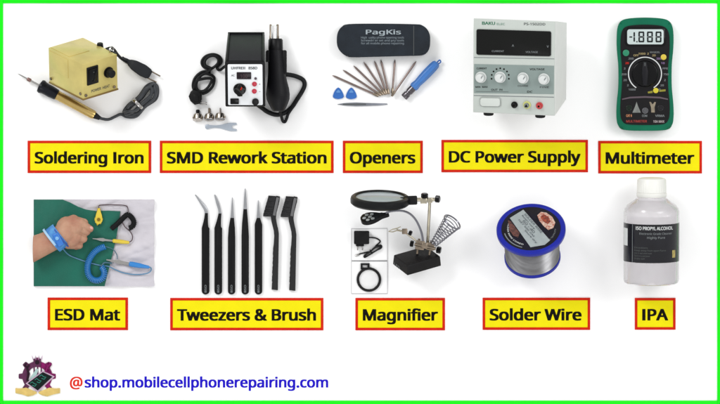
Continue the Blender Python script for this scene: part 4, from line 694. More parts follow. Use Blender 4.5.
# ================================================================== DC power supply
ps = thing('power_supply', 'pale grey bench power supply with a dark display, four knobs and three terminals', 'power supply', 518, 68)
AW, AD, AH = 82.6, 62.0, 95.0
V3 = View(12, -13, 472.9, 112.4, dims=(AW, AD, AH))
M_psf = mat('pale_grey_front', (203, 210, 204), .42, var=.02, spec=.3, bump=.1)
M_psc = mat('pale_grey_case', (236, 238, 235), .5, var=.02, spec=.3, bump=.3, bscale=900)
m = MB(V3.M); m.hexa([(0, .0, 0), (AW, 0, 0), (AW - .5, AD, 5), (.5, AD, 5)], [(0, 0, AH), (AW, 0, AH), (AW - .5, AD, AH - 12), (.5, AD, AH - 12)], .9, 3); m.build('case', M_psc, ps)
def PF(px, py, d=0.0):       # photo px on the slanted front face
    t_ = (px - 472.9) / 80.5
    top_ = 19.4 + 1.8 * t_; bot_ = 112.0 + 4.5 * t_
    return V3.M @ Vector((t_ * AW, -d, (bot_ - py) / (bot_ - top_) * AH))
def PN(d): return lambda u, v, e: PF(u, v, d + e)
nf = V3.M.to_3x3() @ Vector((0, -1, 0))
m = MB(); m.prism(rounded(473.5, 20.0, 553.0, 112.8, 1.5), PF, -.4, 1.0, .4); 
m.bm.free(); m = MB()
m.prism([(473.4, 20.2), (552.8, 21.9), (552.9, 115.6), (473.5, 111.4)], PF, -.4, 1.0, .4); m.build('front_panel', M_psf, ps)
m = MB(); m.prism([(474.0, 57.6), (552.4, 58.6), (552.4, 59.2), (474.0, 58.2)], PF, 1.0, 1.25); m.build('panel_groove', M_grey_ink, ps)
m = MB(); m.prism([(474.0, 94.8), (552.4, 97.0), (552.4, 97.7), (474.0, 95.5)], PF, 1.0, 1.25); m.build('panel_groove', M_grey_ink, ps)
def slant(pts, x0=476, k=.016): return [(u, v + (u - x0) * k) for u, v in pts]
m = MB(); m.prism(slant(rounded(476.4, 30.2, 549.2, 55.0, 1.6)), PF, 1.0, 2.2, .3); m.build('display_bezel', M_black, ps)
m = MB(); m.prism(slant(rounded(477.3, 31.0, 548.3, 54.2, 1.2)), PF, 2.2, 2.5, .1); ds = m.build('display', mat('dark_display_window', (26, 28, 26), .22, spec=.35, rvar=.06), ps)
lettering('CURRENT', 491.6, 503.6, 52.2, 1.7, PN(2.5), M_grey_ink, ds, bold=8)
lettering('VOLTAGE', 524.6, 536.6, 52.8, 1.7, PN(2.5), M_grey_ink, ds, bold=8)
lettering('A', 511.2, 513.4, 46.8, 2.2, PN(2.5), M_grey_ink, ds, bold=6)
lettering('V', 545.2, 547.2, 47.4, 2.2, PN(2.5), M_grey_ink, ds, bold=6)
lettering('BAKU', 481.6, 494.4, 25.8, 3.0, PN(1.0), mat('dark_green_lettering', (44, 120, 88), .5), ps, bold=14)
lettering('ELEC', 496, 504.0, 25.9, 2.0, PN(1.0), mat('light_green_lettering', (130, 170, 150), .5), ps, bold=6)
lettering('PS-1502DD', 522.6, 543.4, 25.6, 2.4, PN(1.0), M_dgrey_ink, ps, bold=7)
m = MB(); m.prism([(474.2, 64.4), (552.2, 65.8), (552.2, 94.2), (474.2, 92.8)], PF, 1.0, 1.35); gp = m.build('control_strip', mat('grey_green_strip', (140, 155, 151), .45, var=.03), ps)
M_knob = mat('white_knob_plastic', (226, 230, 228), .3, var=.03)
M_ring = mat('terminal_cap_grey', (128, 136, 134), .5)  # plain grey, used for the cap of the middle terminal
for i, (x, y) in enumerate(((480.9, 77.2), (499.8, 77.2), (522.2, 78.0), (542.6, 79.0))):
    p = PF(x, y, 1.3)
    m = MB(); m.cyl(p, p + nf * 1.0, 5.7, n=36, cham=.2); kn = m.build('knob', M_ring if False else M_knob, ps)
    m = MB(); m.cyl(p + nf * 1.0, p + nf * 6.6, 4.7, 4.2, n=36, cham=.6); m.build('knob_cap', M_knob, kn)
    m = MB(); m.prism([(x - .1 + 1.2, y - .2), (x + 2.6, y - 2.8), (x + 3.2, y - 2.2), (x + 1.7, y + .3)], PF, 7.9, 8.2); m.build('knob_pointer', M_grey_ink, kn)
m = MB()
for k in range(9):
    a = math.radians(-10 + 25 * k)
    x, y = 499.8 + 8.6 * math.cos(a), 77.2 - 8.8 * math.sin(a)
    p = PF(x, y, 1.3); m.cyl(p, p + nf * .3, .85, n=10)
m.build('scale_dot', M_ink, gp)
f13 = PN(1.35)
lettering('CURRENT', 476.6, 486.6, 69.4, 1.7, f13, M_ink, gp, bold=6)
lettering('VOLTAGE', 528.6, 543.0, 70.2, 1.9, f13, M_ink, gp, bold=6)
lettering('MIN  MAX', 475.6, 487.6, 87.6, 1.7, f13, M_ink, gp, bold=6)
lettering('OUT  IN', 491, 502, 90.4, 1.7, f13, M_ink, gp, bold=6)
lettering('COARSE', 517, 527, 86.6, 1.5, f13, M_dgrey_ink, gp, bold=4)
lettering('FINE', 538.6, 547.4, 88.0, 1.7, f13, M_dgrey_ink, gp, bold=6)
lettering('DC', 526.2, 531.4, 92.6, 1.8, f13, M_ink, gp, bold=6)
m = MB(); m.prism([(476, 91.0), (508, 91.6), (508, 91.9), (476, 91.3)], PF, 1.35, 1.5); m.build('strip_line', M_dgrey_ink, gp)
m = MB(); m.prism(slant(rounded(479.8, 96.4, 500.8, 105.8, 2.2), 479, .03), PF, 1.0, 1.5, .2); m.build('button_frame', mat('button_frame_grey', (176, 182, 178), .4), ps)
m = MB(); m.prism(slant(rounded(480.8, 97.3, 499.9, 105.0, 1.8), 479, .03), PF, 1.4, 3.4, .7, 3); m.build('power_button', mat('button_plastic', (216, 222, 216), .35), ps)
for x, y, r, c, nm in ((513.9, 104.6, 3.3, (26, 26, 28), 'black terminal'), (526.2, 104.9, 3.9, (216, 218, 132), 'yellow terminal'), (538.4, 105.6, 3.5, (204, 66, 68), 'red terminal')):
    p = PF(x, y, .9); mm = mat(nm.replace(' ', '_'), c, .35)
    m = MB(); m.cyl(p, p + nf * 1.6, r, n=28, cham=.3); tm = m.build('terminal', mm, ps, label=nm)
    m = MB(); m.cyl(p + nf * 1.6, p + nf * 5, r * .62, n=20, cham=.4); m.build('terminal_cap', mm if x > 530 or x < 520 else M_ring, tm)
    if 520 < x < 530:
        m = MB(); m.prism([(x, y - 1.6), (x + 1.6, y + 1.2), (x - 1.6, y + 1.2)], PF, 5.9, 6.2); m.build('ground_mark', M_ink, tm)
    else:
        m = MB(); m.cyl(p + nf * 5, p + nf * 5.4, r * .3, n=12); m.build('socket_hole', M_ink, tm)
for x in (14.5, 66.5):
    m = MB(V3.M); m.lathe([(4.2, 0), (5.2, -.4), (5.0, -3.0), (4.4, -3.6)], (x, 6.4, 0.4), (0, 0, 1), 28); m.build('foot', M_rubber, ps)

# ================================================================== multimeter
mm_ = thing('multimeter', 'green digital multimeter with black face, LCD display and round dial', 'multimeter', 645, 74)
M_mgreen = mat('green_holster_rubber', (2, 108, 78), .45, spec=.2, var=.1, vscale=30, bump=.3, bscale=700)
M_face = mat('multimeter_black', (32, 30, 34), .4, var=.1, bump=.3, bscale=900)
ol = [(628, 18.4), (645, 17.4), (662, 18.4), (669.6, 21.4), (672.8, 28), (673.6, 38), (673.2, 50), (671.8, 66), (671.8, 86), (673.4, 104), (673.6, 117), (672, 125.0), (666.4, 129.8), (645, 130.8), (623.6, 129.8), (618, 125.0), (616.4, 117), (616.6, 104), (618.2, 86), (618.2, 66), (616.8, 50), (616.6, 38), (617.4, 28), (620.4, 21.4)]
ol = [(p.x, p.y) for p in smooth([(a, b, 0) for a, b in ol], 5, True)]
m = MB(); m.prism(ol, flat(.3), 0, 13, 3.2, 4); m.build('holster', M_mgreen, mm_)
il = [((x - 645) * .86 + 645, (y - 74.4) * .885 + 75.0) for x, y in ol]
m = MB(); m.prism(il, flat(12.4), 0, 1.6, .8, 2); m.build('face', M_face, mm_)
m = MB(); m.prism(rounded(625.2, 27.4, 665.6, 46.0, 3.5), flat(14.0), 0, .7, .3); m.build('lcd_frame', M_black_gloss, mm_)
m = MB(); m.prism(rounded(627.2, 29.2, 663.6, 44.2, 2.4), flat(14.7), 0, .4, .1); lc = m.build('lcd', mat('pale_lcd_glass', (202, 216, 214), .3, var=.02), mm_)
SEG = {'1': 'bc', '8': 'abcdefg'}
m = MB()
def seg(x0, y0, w, h, which):
    s = 1.5; g = .2; zz = 15.15
    R = {'a': (x0 + g, y0, x0 + w - g, y0 + s), 'd': (x0 + g, y0 + h - s, x0 + w - g, y0 + h), 'g': (x0 + s, y0 + h / 2 - s / 2, x0 + w - s, y0 + h / 2 + s / 2),
         'f': (x0, y0 + s + g - 1, x0 + s, y0 + h / 2 - g), 'e': (x0, y0 + h / 2 + g, x0 + s, y0 + h - s - g + 1), 'b': (x0 + w - s, y0 + s + g - 1, x0 + w, y0 + h / 2 - g), 'c': (x0 + w - s, y0 + h / 2 + g, x0 + w, y0 + h - s - g + 1)}
    for c in which:
        a, b, c_, d = R[c]
        k = 0.35
        m.prism([(a + k, b), (c_ - k, b), (c_, b + k), (c_, d - k), (c_ - k, d), (a + k, d), (a, d - k), (a, b + k)], flat(zz), 0, .12 + .02 * 'abcdefg'.index(c))
seg(629.6, 31.4, 5.4, 10.8, 'bc'); m.box(q(629.4, 37.5, 15.1), q(632.2, 36.3, 15.3))
for x in (638.4, 647.0, 655.6): seg(x, 31.4, 5.9, 10.8, 'abcdefg')
m.box(q(636.3, 42.2, 15.1), q(637.5, 41.0, 15.3))
m.build('lcd_digits', mat('lcd_segment', (36, 48, 50), .5), lc)
fz = flat(14.0)
m = MB(); m.cyl(q(626.0, 52.8, 13.8), q(626.0, 52.8, 15.8), 3.3, n=28, cham=.5); m.build('hold_button', mat('green_button', (28, 136, 98), .35), mm_)
m = MB(); m.cyl(q(663.6, 57.0, 13.8), q(663.6, 57.0, 15.4), 2.9, n=28, cham=.5); m.build('backlight_button', mat('yellow_button', (222, 196, 66), .35), mm_)
lettering('MAS830L', 650, 660, 53.0, 1.8, fz, M_grey_ink, mm_, bold=4)
dc = (645.0, 73.6)
m = MB()
rg = []
for i in range(72):
    a = math.radians(-58 + 296 * i / 71)
    rg.append([q(dc[0] + r * math.cos(a), dc[1] - r * math.sin(a), zz) for r, zz in ((16.0, 14.0), (17.0, 14.0), (17.0, 14.3), (16.0, 14.3))])
m.loft(rg); m.build('scale_ring', M_white_ink, mm_)
m = MB(); m.cyl(q(*dc, 13.9), q(*dc, 14.9), 14.8, n=64, cham=.2); m.build('dial_disc', M_face, mm_)
m = MB(); m.cyl(q(*dc, 14.9), q(*dc, 17.0), 13.4, 12.4, n=64, cham=.5); dl = m.build('dial', M_black_gloss, mm_)
m = MB(); m.prism([(643.0, 61.6), (647.0, 61.6), (648.4, 73), (647.2, 85.6), (642.8, 85.6), (641.6, 73)], flat(17.0), 0, 4.0, 1.3, 3); m.build('dial_grip', mat('dial_grip_plastic', (40, 40, 48), .4), dl)
m = MB(); m.prism([(644.5, 62.4), (645.5, 62.4), (645.5, 66), (644.5, 66)], flat(21.0), 0, .12); m.build('dial_mark', M_dgrey_ink, dl)
tk = ['200', '20', '2', '750', 'hFE', '10', '200', '20', '2', '1000', 'OFF', '200', '20', '2', '200', '20', '2', '1000']
M_tan = mat('tan_print', (178, 160, 108), .5)
for i in range(18):
    a = math.radians(-52 + 284 * i / 17)
    x, y = dc[0] + 21.0 * math.cos(a), dc[1] - 20.2 * math.sin(a)
    s = tk[i].replace('h', 'F').replace('e', 'E')
    w_ = 1.1 * len(s)
    mt = M_tan if i in (8, 9, 10, 7) else (M_red_ink if i in (12,) else (mat('pale_purple_print', (150, 120, 170), .5) if i in (5, 6) else M_grey_ink))
    lettering(s, x - w_ * .8, x + w_ * .8, y + .9, 1.9, fz, mt, mm_, bold=10)
m = MB(); m.cyl(q(655.8, 90.4, 13.9), q(655.8, 90.4, 14.5), 2.7, n=24, cham=.2); m.build('range_mark', mat('yellow_print', (214, 200, 40), .5), mm_)
m = MB(); m.prism([(647.6, 91.6), (652.6, 90.6), (652.6, 92.8), (648.2, 93.4)], fz, 0, .2); m.prism([(659.2, 89.8), (665.6, 89.2), (665.6, 91.2), (659.2, 91.8)], fz, 0, .2); m.build('range_band', mat('dull_yellow_print', (140, 134, 30), .5), mm_)
for pts_, nm in (([(622, 98.6), (630, 96.6), (645, 96.0), (660, 96.6), (668, 98.6), (668, 100), (660, 98.4), (645, 97.8), (630, 98.4), (622, 100)], 'face_ridge'),):
    m = MB(); m.prism(pts_, flat(13.9), 0, .9, .2); m.build(nm, mat('dusky_print', (86, 70, 80), .5), mm_)
M_sock = mat('grey_socket_print', (122, 126, 122), .5, var=.2, vscale=150)
m = MB(); m.prism([(636.6, 101.6), (638, 106.0), (640.8, 112.6), (632.4, 112.6), (635.2, 106.0)], fz, 0, .3); m.build('warning_mark', M_sock, mm_)
m = MB(); m.prism([(649.2, 101.8), (650.8, 101.8), (652.6, 104.4), (654.6, 101.8), (656, 102.2), (654.6, 107), (654.8, 112.4), (651.2, 112.4), (651, 107)], fz, 0, .3); m.build('probe_mark', mat('tan_grey_print', (140, 128, 108), .5, var=.2, vscale=150), mm_)
for x, y, c in ((629.0, 108.0, (40, 60, 46)), (645.2, 110.6, (84, 84, 88)), (660.6, 108.0, (60, 58, 62))):
    m = MB(); m.torus(q(x, y, 14.1), (0, 0, 1), 2.6, .55, 28, 8); m.cyl(q(x, y, 13.9), q(x, y, 14.1), 2.0, n=20); m.build('socket', mat('socket_rim', c, .3), mm_)
lettering('CAT II', 626.2, 631.8, 116.8, 2.4, fz, mat('orange_print', (224, 150, 104), .5), mm_, bold=14)
lettering('COM', 642.0, 647.2, 116.8, 2.2, fz, M_grey_ink, mm_, bold=12)
lettering('VRMA', 655.2, 664.6, 116.8, 2.2, fz, M_grey_ink, mm_, bold=12)
lettering('MULTIMETER', 626.2, 647.0, 122.4, 2.4, fz, mat('dark_red_print', (158, 44, 34), .5), mm_, bold=14)
lettering('10A MAX', 653.2, 664.4, 122.6, 2.4, fz, mat('pale_print', (182, 170, 170), .5), mm_, bold=14)

# ================================================================== mat with the strapped hand, clips and cords
X0, X1, Y0, Y1 = 33.6, 154.0, 199.4, 286.4
ct = thing('cloth_panel', 'crumpled pale grey cloth panel lying under the green mat', 'cloth', 94, 243)
from mathutils import noise as NZ
bm = bmesh.new(); NX, NY = 120, 86; g = []
def clothz(px, py):
    yt = 199.4 if px < 62.5 else (199.4 + (px - 62.5) * .46 if px < 86 else 210.4)      # far edge of the mat
    out_ = max(yt - 2.0 - py, px - (121.6 - max(0, py - 211) * .222) - 2.0)                # how far outside the mat
    top = 3.0 + max(0.0, out_) * 1.2
    return min(top, 2.4 + 4.2 * NZ.fractal(Vector((px * .03, py * .05, 0.3)), 1.0, 2.0, 3) + 1.5 * abs(math.sin(px * .11 + py * .2 + 2 * NZ.noise(Vector((px * .04, py * .04, 5))))))
for j in range(NY + 1):
    g.append([bm.verts.new(q(X0 + (X1 - X0) * i / NX, Y0 + (Y1 - Y0) * j / NY, max(.6, clothz(X0 + (X1 - X0) * i / NX, Y0 + (Y1 - Y0) * j / NY)))) for i in range(NX + 1)])
for j in range(NY):
    for i in range(NX):
        bm.faces.new([g[j][i], g[j + 1][i], g[j + 1][i + 1], g[j][i + 1]])
rim = [g[0][i] for i in range(NX + 1)] + [g[j][NX] for j in range(1, NY + 1)] + [g[NY][i] for i in range(NX - 1, -1, -1)] + [g[j][0] for j in range(NY - 1, 0, -1)]
low = [bm.verts.new((v.co.x, v.co.y, .1)) for v in rim]
for i in range(len(rim)):
    bm.faces.new([rim[i], rim[(i + 1) % len(rim)], low[(i + 1) % len(rim)], low[i]])
bm.faces.new(low)
m = MB(); m.bm.free(); m.bm = bm; m.build('cloth', mat('pale_grey_cloth', (216, 212, 219), .85, var=.04, vscale=18, bump=.5, bscale=700, spec=.1), ct, angle=70)
MZ = 4.6
gm = thing('green_mat', 'flat green antistatic mat with a curved far edge under the hand', 'mat', 72, 246)
o = [(X0 + .1, Y0 + .1), (62.5, Y0 + .1), (70, 202.4), (78, 206.6), (86, 209.8), (96, 211.0), (108, 210.6), (120.4, 211.2), (119.0, 222), (116.6, 236), (112.6, 254), (108.2, 272), (104.6, Y1 - .1), (X0 + .1, Y1 - .1)]
m = MB(); m.prism(o, flat(MZ - 1.4), 0, 1.4, .3); m.build('mat_sheet', mat('green_mat_rubber', (4, 102, 84), .6, var=.14, vscale=14, bump=.6, bscale=400, spec=.4, rvar=.15), gm)

# forearm and fist: one continuous surface
hn_ = thing('person', 'clenched hand and bare forearm wearing a blue wrist strap on the green mat', 'person', 62, 238)
hm = MB()
def cap(a, b, ra, rb, n=8):
    a = Vector(a); b = Vector(b)
    for i in range(n + 1):
        t_ = i / n
        r_ = ra + (rb - ra) * t_
        hm.ball(a.lerp(b, t_), r_, n=20, m=12)
Z = MZ + .3
cap(q(22, 253.5, Z + 12.5), q(44, 244.0, Z + 11.5), 13.6, 11.4)
cap(q(44, 244.0, Z + 11.5), q(58, 237.4, Z + 11), 11.4, 10.4)
cap(q(58, 237.4, Z + 11), q(66, 233, Z + 11.5), 10.4, 11.6, 5)
hm.ball(q(68.5, 232.0, Z + 10.8), (13.0, 16.0, 9.6), Matrix.Rotation(math.radians(14), 3, 'Z'))
cap(q(66, 226, Z + 12), q(73.5, 220.2, Z + 13), 8.2, 5.6, 6)            # index knuckle
cap(q(66, 233, Z + 13), q(77.5, 228.0, Z + 15), 7.5, 5.6, 6)            # middle knuckle
cap(q(68, 240, Z + 10), q(77.0, 237.0, Z + 12), 7.5, 5.2, 6)            # ring knuckle
cap(q(68, 243, Z + 9), q(73.5, 244.6, Z + 8), 6.0, 4.6, 6)              # small knuckle
for a, b, c, r_ in (((73.5, 220.2, 13), (84.0, 222.8, 9.5), (82.5, 226.5, 4.5), 4.5), ((77.5, 228.0, 14.5), (86.5, 231.4, 9.5), (82, 235, 4.4), 4.4),
                    ((77.0, 237.0, 12), (83.6, 238.8, 8.5), (79, 242, 4), 4.1), ((73.5, 244.6, 8.5), (79.6, 245.6, 6.0), (76, 247, 3.6), 3.6)):
    cap(q(a[0], a[1], Z + a[2]), q(b[0], b[1], Z + b[2]), r_ + .3, r_ - .2, 7)
    cap(q(b[0], b[1], Z + b[2]), q(c[0], c[1], Z + c[2]), r_ - .2, r_ - .7, 6)
# thumb across the curled fingers, its tip sticking out
cap(q(68, 222, Z + 12.0), q(80.5, 222.4, Z + 15.4), 5.4, 4.3, 7)
cap(q(80.5, 222.4, Z + 15.4), q(90.2, 229.0, Z + 12.0), 4.1, 3.4, 7)
me = bpy.data.meshes.new('h'); hm.bm.to_mesh(me); hm.bm.free()
ho = bpy.data.objects.new('h', me); col.objects.link(ho)
md = ho.modifiers.new('r', 'REMESH'); md.mode = 'VOXEL'; md.voxel_size = .55
md = ho.modifiers.new('s', 'SMOOTH'); md.factor = .5; md.iterations = 3
bpy.context.view_layer.update()
me2 = bpy.data.meshes.new_from_object(ho.evaluated_get(bpy.context.evaluated_depsgraph_get()))
bpy.data.objects.remove(ho)
m = MB(); m.bm.from_mesh(me2)
cut = q(X0, 0, Z + 10).x
geom = m.bm.verts[:] + m.bm.edges[:] + m.bm.faces[:]
r_ = bmesh.ops.bisect_plane(m.bm, geom=geom, plane_co=(cut, 0, 0), plane_no=(-1, 0, 0), clear_outer=True)
eg = [e for e in r_['geom_cut'] if isinstance(e, bmesh.types.BMEdge)]
bmesh.ops.holes_fill(m.bm, edges=eg, sides=0)
M_skin = mat('skin', (204, 160, 132), .6, var=.5, vscale=30, bump=.6, bscale=160, rgb2=(178, 122, 100), spec=.35)
for n_ in M_skin.node_tree.nodes:
    if n_.type == 'BSDF_PRINCIPLED':
        n_.inputs['Subsurface Weight'].default_value = .12
        n_.inputs['Subsurface Radius'].default_value = (.006, .002, .001)
m.build('hand_and_forearm', M_skin, hn_, angle=80)
m = MB(); m.ball(q(91.3, 228.0, Z + 14.5), (2.2, 1.6, .9), Matrix.Rotation(math.radians(-34), 3, 'Z') @ Matrix.Rotation(math.radians(22), 3, 'Y')); m.build('thumb_nail', mat('nail', (232, 170, 160), .25), hn_)

ws = thing('wrist_strap', 'blue elastic wrist strap with snap buckle and thin blue lead', 'wrist strap', 56, 236)
axw = (q(66, 233, 0) - q(44, 244, 0)).normalized()
axw = Vector((axw.x, axw.y, 0)).normalized(); side = Vector((-axw.y, axw.x, 0)); up = Vector((0, 0, 1))
tilt = (axw * math.cos(.2) + side * math.sin(.2)).normalized()
def band(cx, cy, w_, r0, thick, a0=0, a1=360, n=56):
    c = q(cx, cy, Z + 11.0)
    sd = Vector((-tilt.y, tilt.x, 0))
    rings = []
    for i in range(n + 1):
        a = math.radians(a0 + (a1 - a0) * i / n)
        rr = r0
        e = sd * math.cos(a) * rr * 1.03 + up * math.sin(a) * rr
        en = e.normalized()
        rings.append([c + e - tilt * w_ / 2, c + e + tilt * w_ / 2, c + e + en * thick + tilt * w_ / 2, c + e + en * thick - tilt * w_ / 2])
    b = MB(); b.loft(rings, closed=False)
    return b
band(56.4, 238.0, 11.6, 11.6, 1.1).build('strap_band', mat('blue_elastic', (96, 168, 226), .7, var=.4, vscale=120, rgb2=(48, 120, 206), bump=.6, bscale=500, stretch=(1, 1, 1)), ws)
band(51.8, 239.9, 2.2, 12.8, .5).build('strap_edge', mat('pale_blue_edge', (170, 210, 240), .6), ws)
band(60.4, 236.2, 1.4, 12.8, .5).build('strap_edge', mat('deep_blue_edge', (44, 84, 170), .6), ws)
bc = q(58.2, 239.6, Z + 22.6)
m = MB(); m.M = Matrix.Translation(bc) @ Matrix.Rotation(math.radians(-62), 4, 'Z') @ Matrix.Rotation(math.radians(8), 4, 'Y'); m.box((-7, -3.2, -.6), (7, 3.2, 2.2), 1.1, 3); bk = m.build('buckle', mat('blue_buckle_plastic', (52, 124, 214), .3), ws)
m = MB(); m.cyl(bc + Vector((-1, 1.2, 1.6)), bc + Vector((-1, 1.2, 3.2)), 1.9, n=20, cham=.4); m.build('snap', mat('light_blue_snap', (130, 186, 236), .3), bk)
pts = smooth([q(61.0, 245.5, Z + 20), q(64.4, 250.6, Z + 9), q(69, 255, Z + 1.4), q(76, 258.2, Z + .8), q(87, 262.0, Z + .8), q(99, 265.2, Z + .8), q(108, 266.4, Z + .8), q(116, 270, 6), q(124, 273.0, 5.4), q(136, 274.6, 5.4), q(147, 273.4, 5.4), q(151.0, 270.4, 5.4), q(150.6, 267.6, 6.4), q(147, 266.6, 7.2)], 8)
m = MB(); m.tube(pts, .62, 8); m.build('lead', mat('grey_blue_wire', (92, 140, 176), .4), ws)

def coil(path, R, r, turns, n=14):
    P = [Vector(p) for p in path]; N = len(P)
    Ls = [0]
    for i in range(1, N): Ls.append(Ls[-1] + (P[i] - P[i - 1]).length)
    out_ = []; T = int(turns * n); up_ = None; j = 0
    for k in range(T + 1):
        s = Ls[-1] * k / T
        while j < N - 2 and Ls[j + 1] < s: j += 1
        f_ = (s - Ls[j]) / max(1e-6, Ls[j + 1] - Ls[j])
        c = P[j].lerp(P[j + 1], f_); t_ = (P[j + 1] - P[j]).normalized()
        if up_ is None: up_ = t_.orthogonal().normalized()
        up_ = (up_ - t_ * up_.dot(t_)).normalized(); w_ = t_.cross(up_)
        a = 2 * PI * k / n
        out_.append(c + up_ * R * math.cos(a) + w_ * R * math.sin(a))
    return out_
bc_ = thing('coiled_lead', 'thick curl of coiled blue lead on the green mat', 'coiled lead', 95, 265)
pth = smooth([q(105.0, 246.6, Z + 3.4), q(99.6, 248.4, Z + 3.4), q(93.6, 253.0, Z + 3.4), q(89.0, 260.2, Z + 3.4), q(87.4, 267.6, Z + 3.4), q(88.6, 275.0, Z + 3.4), q(92.8, 279.6, Z + 3.4), q(98.6, 280.4, Z + 3.4), q(103.4, 277.0, Z + 3.4), q(104.0, 271.0, Z + 3.4), q(101.2, 266.6, Z + 3.6)], 8)
M_bcoil = mat('blue_coil_plastic', (38, 118, 186), .3, var=.08)
m = MB(); m.tube(coil(pth, 2.45, .8, 42), .85, 7); m.build('lead_coil', M_bcoil, bc_)
m = MB(); m.tube(smooth([pth[-1], q(104, 263, Z + 2.2), q(108.2, 262.8, Z + 2), q(112, 263.4, 6.5)], 6), .8, 8); m.tube(smooth([pth[0], q(109, 247.6, Z + 2), q(113.8, 250, 7), q(116.8, 255, 5), q(117.2, 259.4, 6)], 6), .45, 8); m.build('lead_tail', mat('dull_blue_wire', (70, 110, 130), .4), bc_)
bp_ = thing('blue_clip_plug', 'steel alligator clip with a blue sleeve on the pale cloth', 'clip', 128, 263.5)
P0, P1 = q(106.4, 259.8, 7.4), q(149.6, 267.4, 7.4); dd = (P1 - P0).normalized()
m = MB(); m.loft([[P0 + dd * t_ + Vector((dd.y, -dd.x, 0)) * s1 * w_ + Vector((0, 0, s2 * h_)) for s1, s2 in ((-1, -1), (1, -1), (1, 1), (-1, 1))] for t_, w_, h_ in ((0, .5, .5), (4, .9, .8), (8, 1.2, 1.1), (13, 2.0, 1.6), (17, 1.6, 1.5), (24, 1.3, 1.3))]); m.build('clip_jaw', M_steel, bp_)
m = MB(); m.lathe([(1.2, 22.6), (2.4, 23.6), (2.7, 26), (2.5, 33), (1.9, 38), (1.5, 42.6), (.9, 43.8)], P0, dd, 24); m.build('sleeve', mat('bright_blue_sleeve', (48, 136, 214), .3), bp_)
gl = thing('ground_lead', 'black coiled ground lead linking a yellow clip and a yellow plug', 'ground lead', 120, 224)
pth = smooth([q(111.4, 228.6, Z + 3), q(117, 224.2, Z + 3), q(122.4, 218.8, Z + 2.6), q(127.6, 214.6, 7), q(131.8, 217.6, 7), q(134.0, 222.2, 7), q(132.6, 226.4, 7), q(129.0, 228.2, 7)], 8)
m = MB(); m.tube(coil(pth, 2.0, .8, 30), .85, 7); m.build('lead_coil', M_rubber, gl)
M_thin = mat('thin_dark_wire', (86, 66, 72), .4)
m = MB(); m.tube(smooth([q(98.8, 210, Z + 3), q(98.8, 206.6, 8), q(100.4, 205.2, 6), q(112, 204.8, 5), q(124.6, 205.4, 5), q(127.6, 207.8, 5), q(128.4, 214.8, 7)], 8), .5, 8)
m.tube(smooth([q(121.6, 221, Z + 2.5), q(125, 226.8, 7), q(130, 231.4, 6), q(132.4, 236, 6), q(131.8, 240.4, 6), q(128.6, 242.4, 6.8)], 8), .55, 8); m.build('wire', M_thin, gl)
M_yp = mat('yellow_clip_plastic', (232, 204, 62), .35, var=.06)
m = MB()
m.prism([(97.4, 208.0), (100.4, 208.0), (101.0, 215.4), (103.0, 218.6), (102.4, 221.2), (100.4, 224.6), (98.8, 222.6), (97.2, 226.2), (96.0, 222.2), (94.4, 220.6), (94.6, 218.0), (96.6, 215.4)], flat(Z), .2, 3.8, .8)
yc = m.build('yellow_clip', M_yp, gl)
m = MB(); m.cyl(q(98.7, 219.6, Z + 3.7), q(98.7, 219.6, Z + 4.6), 1.7, n=20); m.build('clip_rivet', mat('ochre_rivet', (150, 116, 30), .4, .6), yc)
P0, P1 = q(92.6, 238.6, Z + 1.6), q(129.0, 242.6, 6.6); dd = (P1 - P0).normalized()
m = MB(); m.lathe([(1.2, 20.0), (2.0, 21.0), (2.1, 30), (1.6, 36.0), (.8, 37)], P0, dd, 20); m.build('yellow_sleeve', M_yp, gl)
m = MB(); m.loft([[P0 + dd * t_ + Vector((dd.y, -dd.x, 0)) * s1 * w_ + Vector((0, 0, s2 * h_)) for s1, s2 in ((-1, -1), (1, -1), (1, 1), (-1, 1))] for t_, w_, h_ in ((0, .3, .5), (4, .6, .7), (7, 1.3, 1.0), (10.5, 1.7, 1.3), (13, 1.0, 1), (20.4, .8, .8))]); m.build('clip_jaw', M_steel, gl)

# ================================================================== tweezers and brushes
M_twb = mat('black_tweezer_coating', (18, 18, 22), .34, var=.15, bump=.2, bscale=800, rvar=.06)
M_tip = mat('satin_steel_tip', (178, 180, 184), .3, .85, var=.08, rvar=.1)
def tweezers(xc, w_, tip, neck_b, label):
    t = thing('tweezers', label, 'tweezers', xc, 250, 'black tweezers in a row')
    yb = 294.6
    for k, (z0, z1) in enumerate(((.3, 1.6), (2.2, 3.5))):
        m = MB()
        m.prism(neck_b + [(xc + w_ / 2, yb - w_ * .45)] + [(xc + w_ / 2 * math.cos(a), yb - w_ * .45 + w_ * .45 * math.sin(a)) for a in [PI * i / 8 for i in range(1, 8)]] + [(xc - w_ / 2, yb - w_ * .45)], flat(0), z0, z1, .35)
        m.build('arm', M_twb, t)
        m = MB(); o_ = 0.25 if k else 0
        m.prism(tip, flat(0), z0 + .15, z1 - .15, .12); m.build('tip', M_tip, t)
    m = MB(); m.prism([(xc - w_ * .42, 286), (xc + w_ * .42, 286), (xc + w_ * .42, 291.5), (xc - w_ * .42, 291.5)], flat(0), 1.5, 2.3); m.build('joint', M_twb, t)
    fv = lambda u, v, d: q(xc + (v - 291.8), 292.6 - (u - xc), 3.5 + d)
    lettering('ESD', xc, xc + 7.6, 291.8 + .9, 2.0, fv, M_grey_ink, t, bold=6)
    m = MB(); m.torus(q(xc, 291.2, 3.5), (0, 0, 1), 0.01 + .6, .2, 16, 6); m.build('mark', M_grey_ink, t)
tweezers(205.6, 7.8, [(194.6, 194.6), (196.0, 194.8), (203.6, 203.0), (207.4, 208.4), (207.8, 213.6), (205.0, 213.6), (203.8, 209.4), (200.6, 204.4)],
         [(201.7, 228), (204.6, 218), (204.8, 213), (207.9, 213), (207.9, 226.6), (209.5, 228.4)], 'black tweezers with the most sharply bent tip, bent steeply sideways')
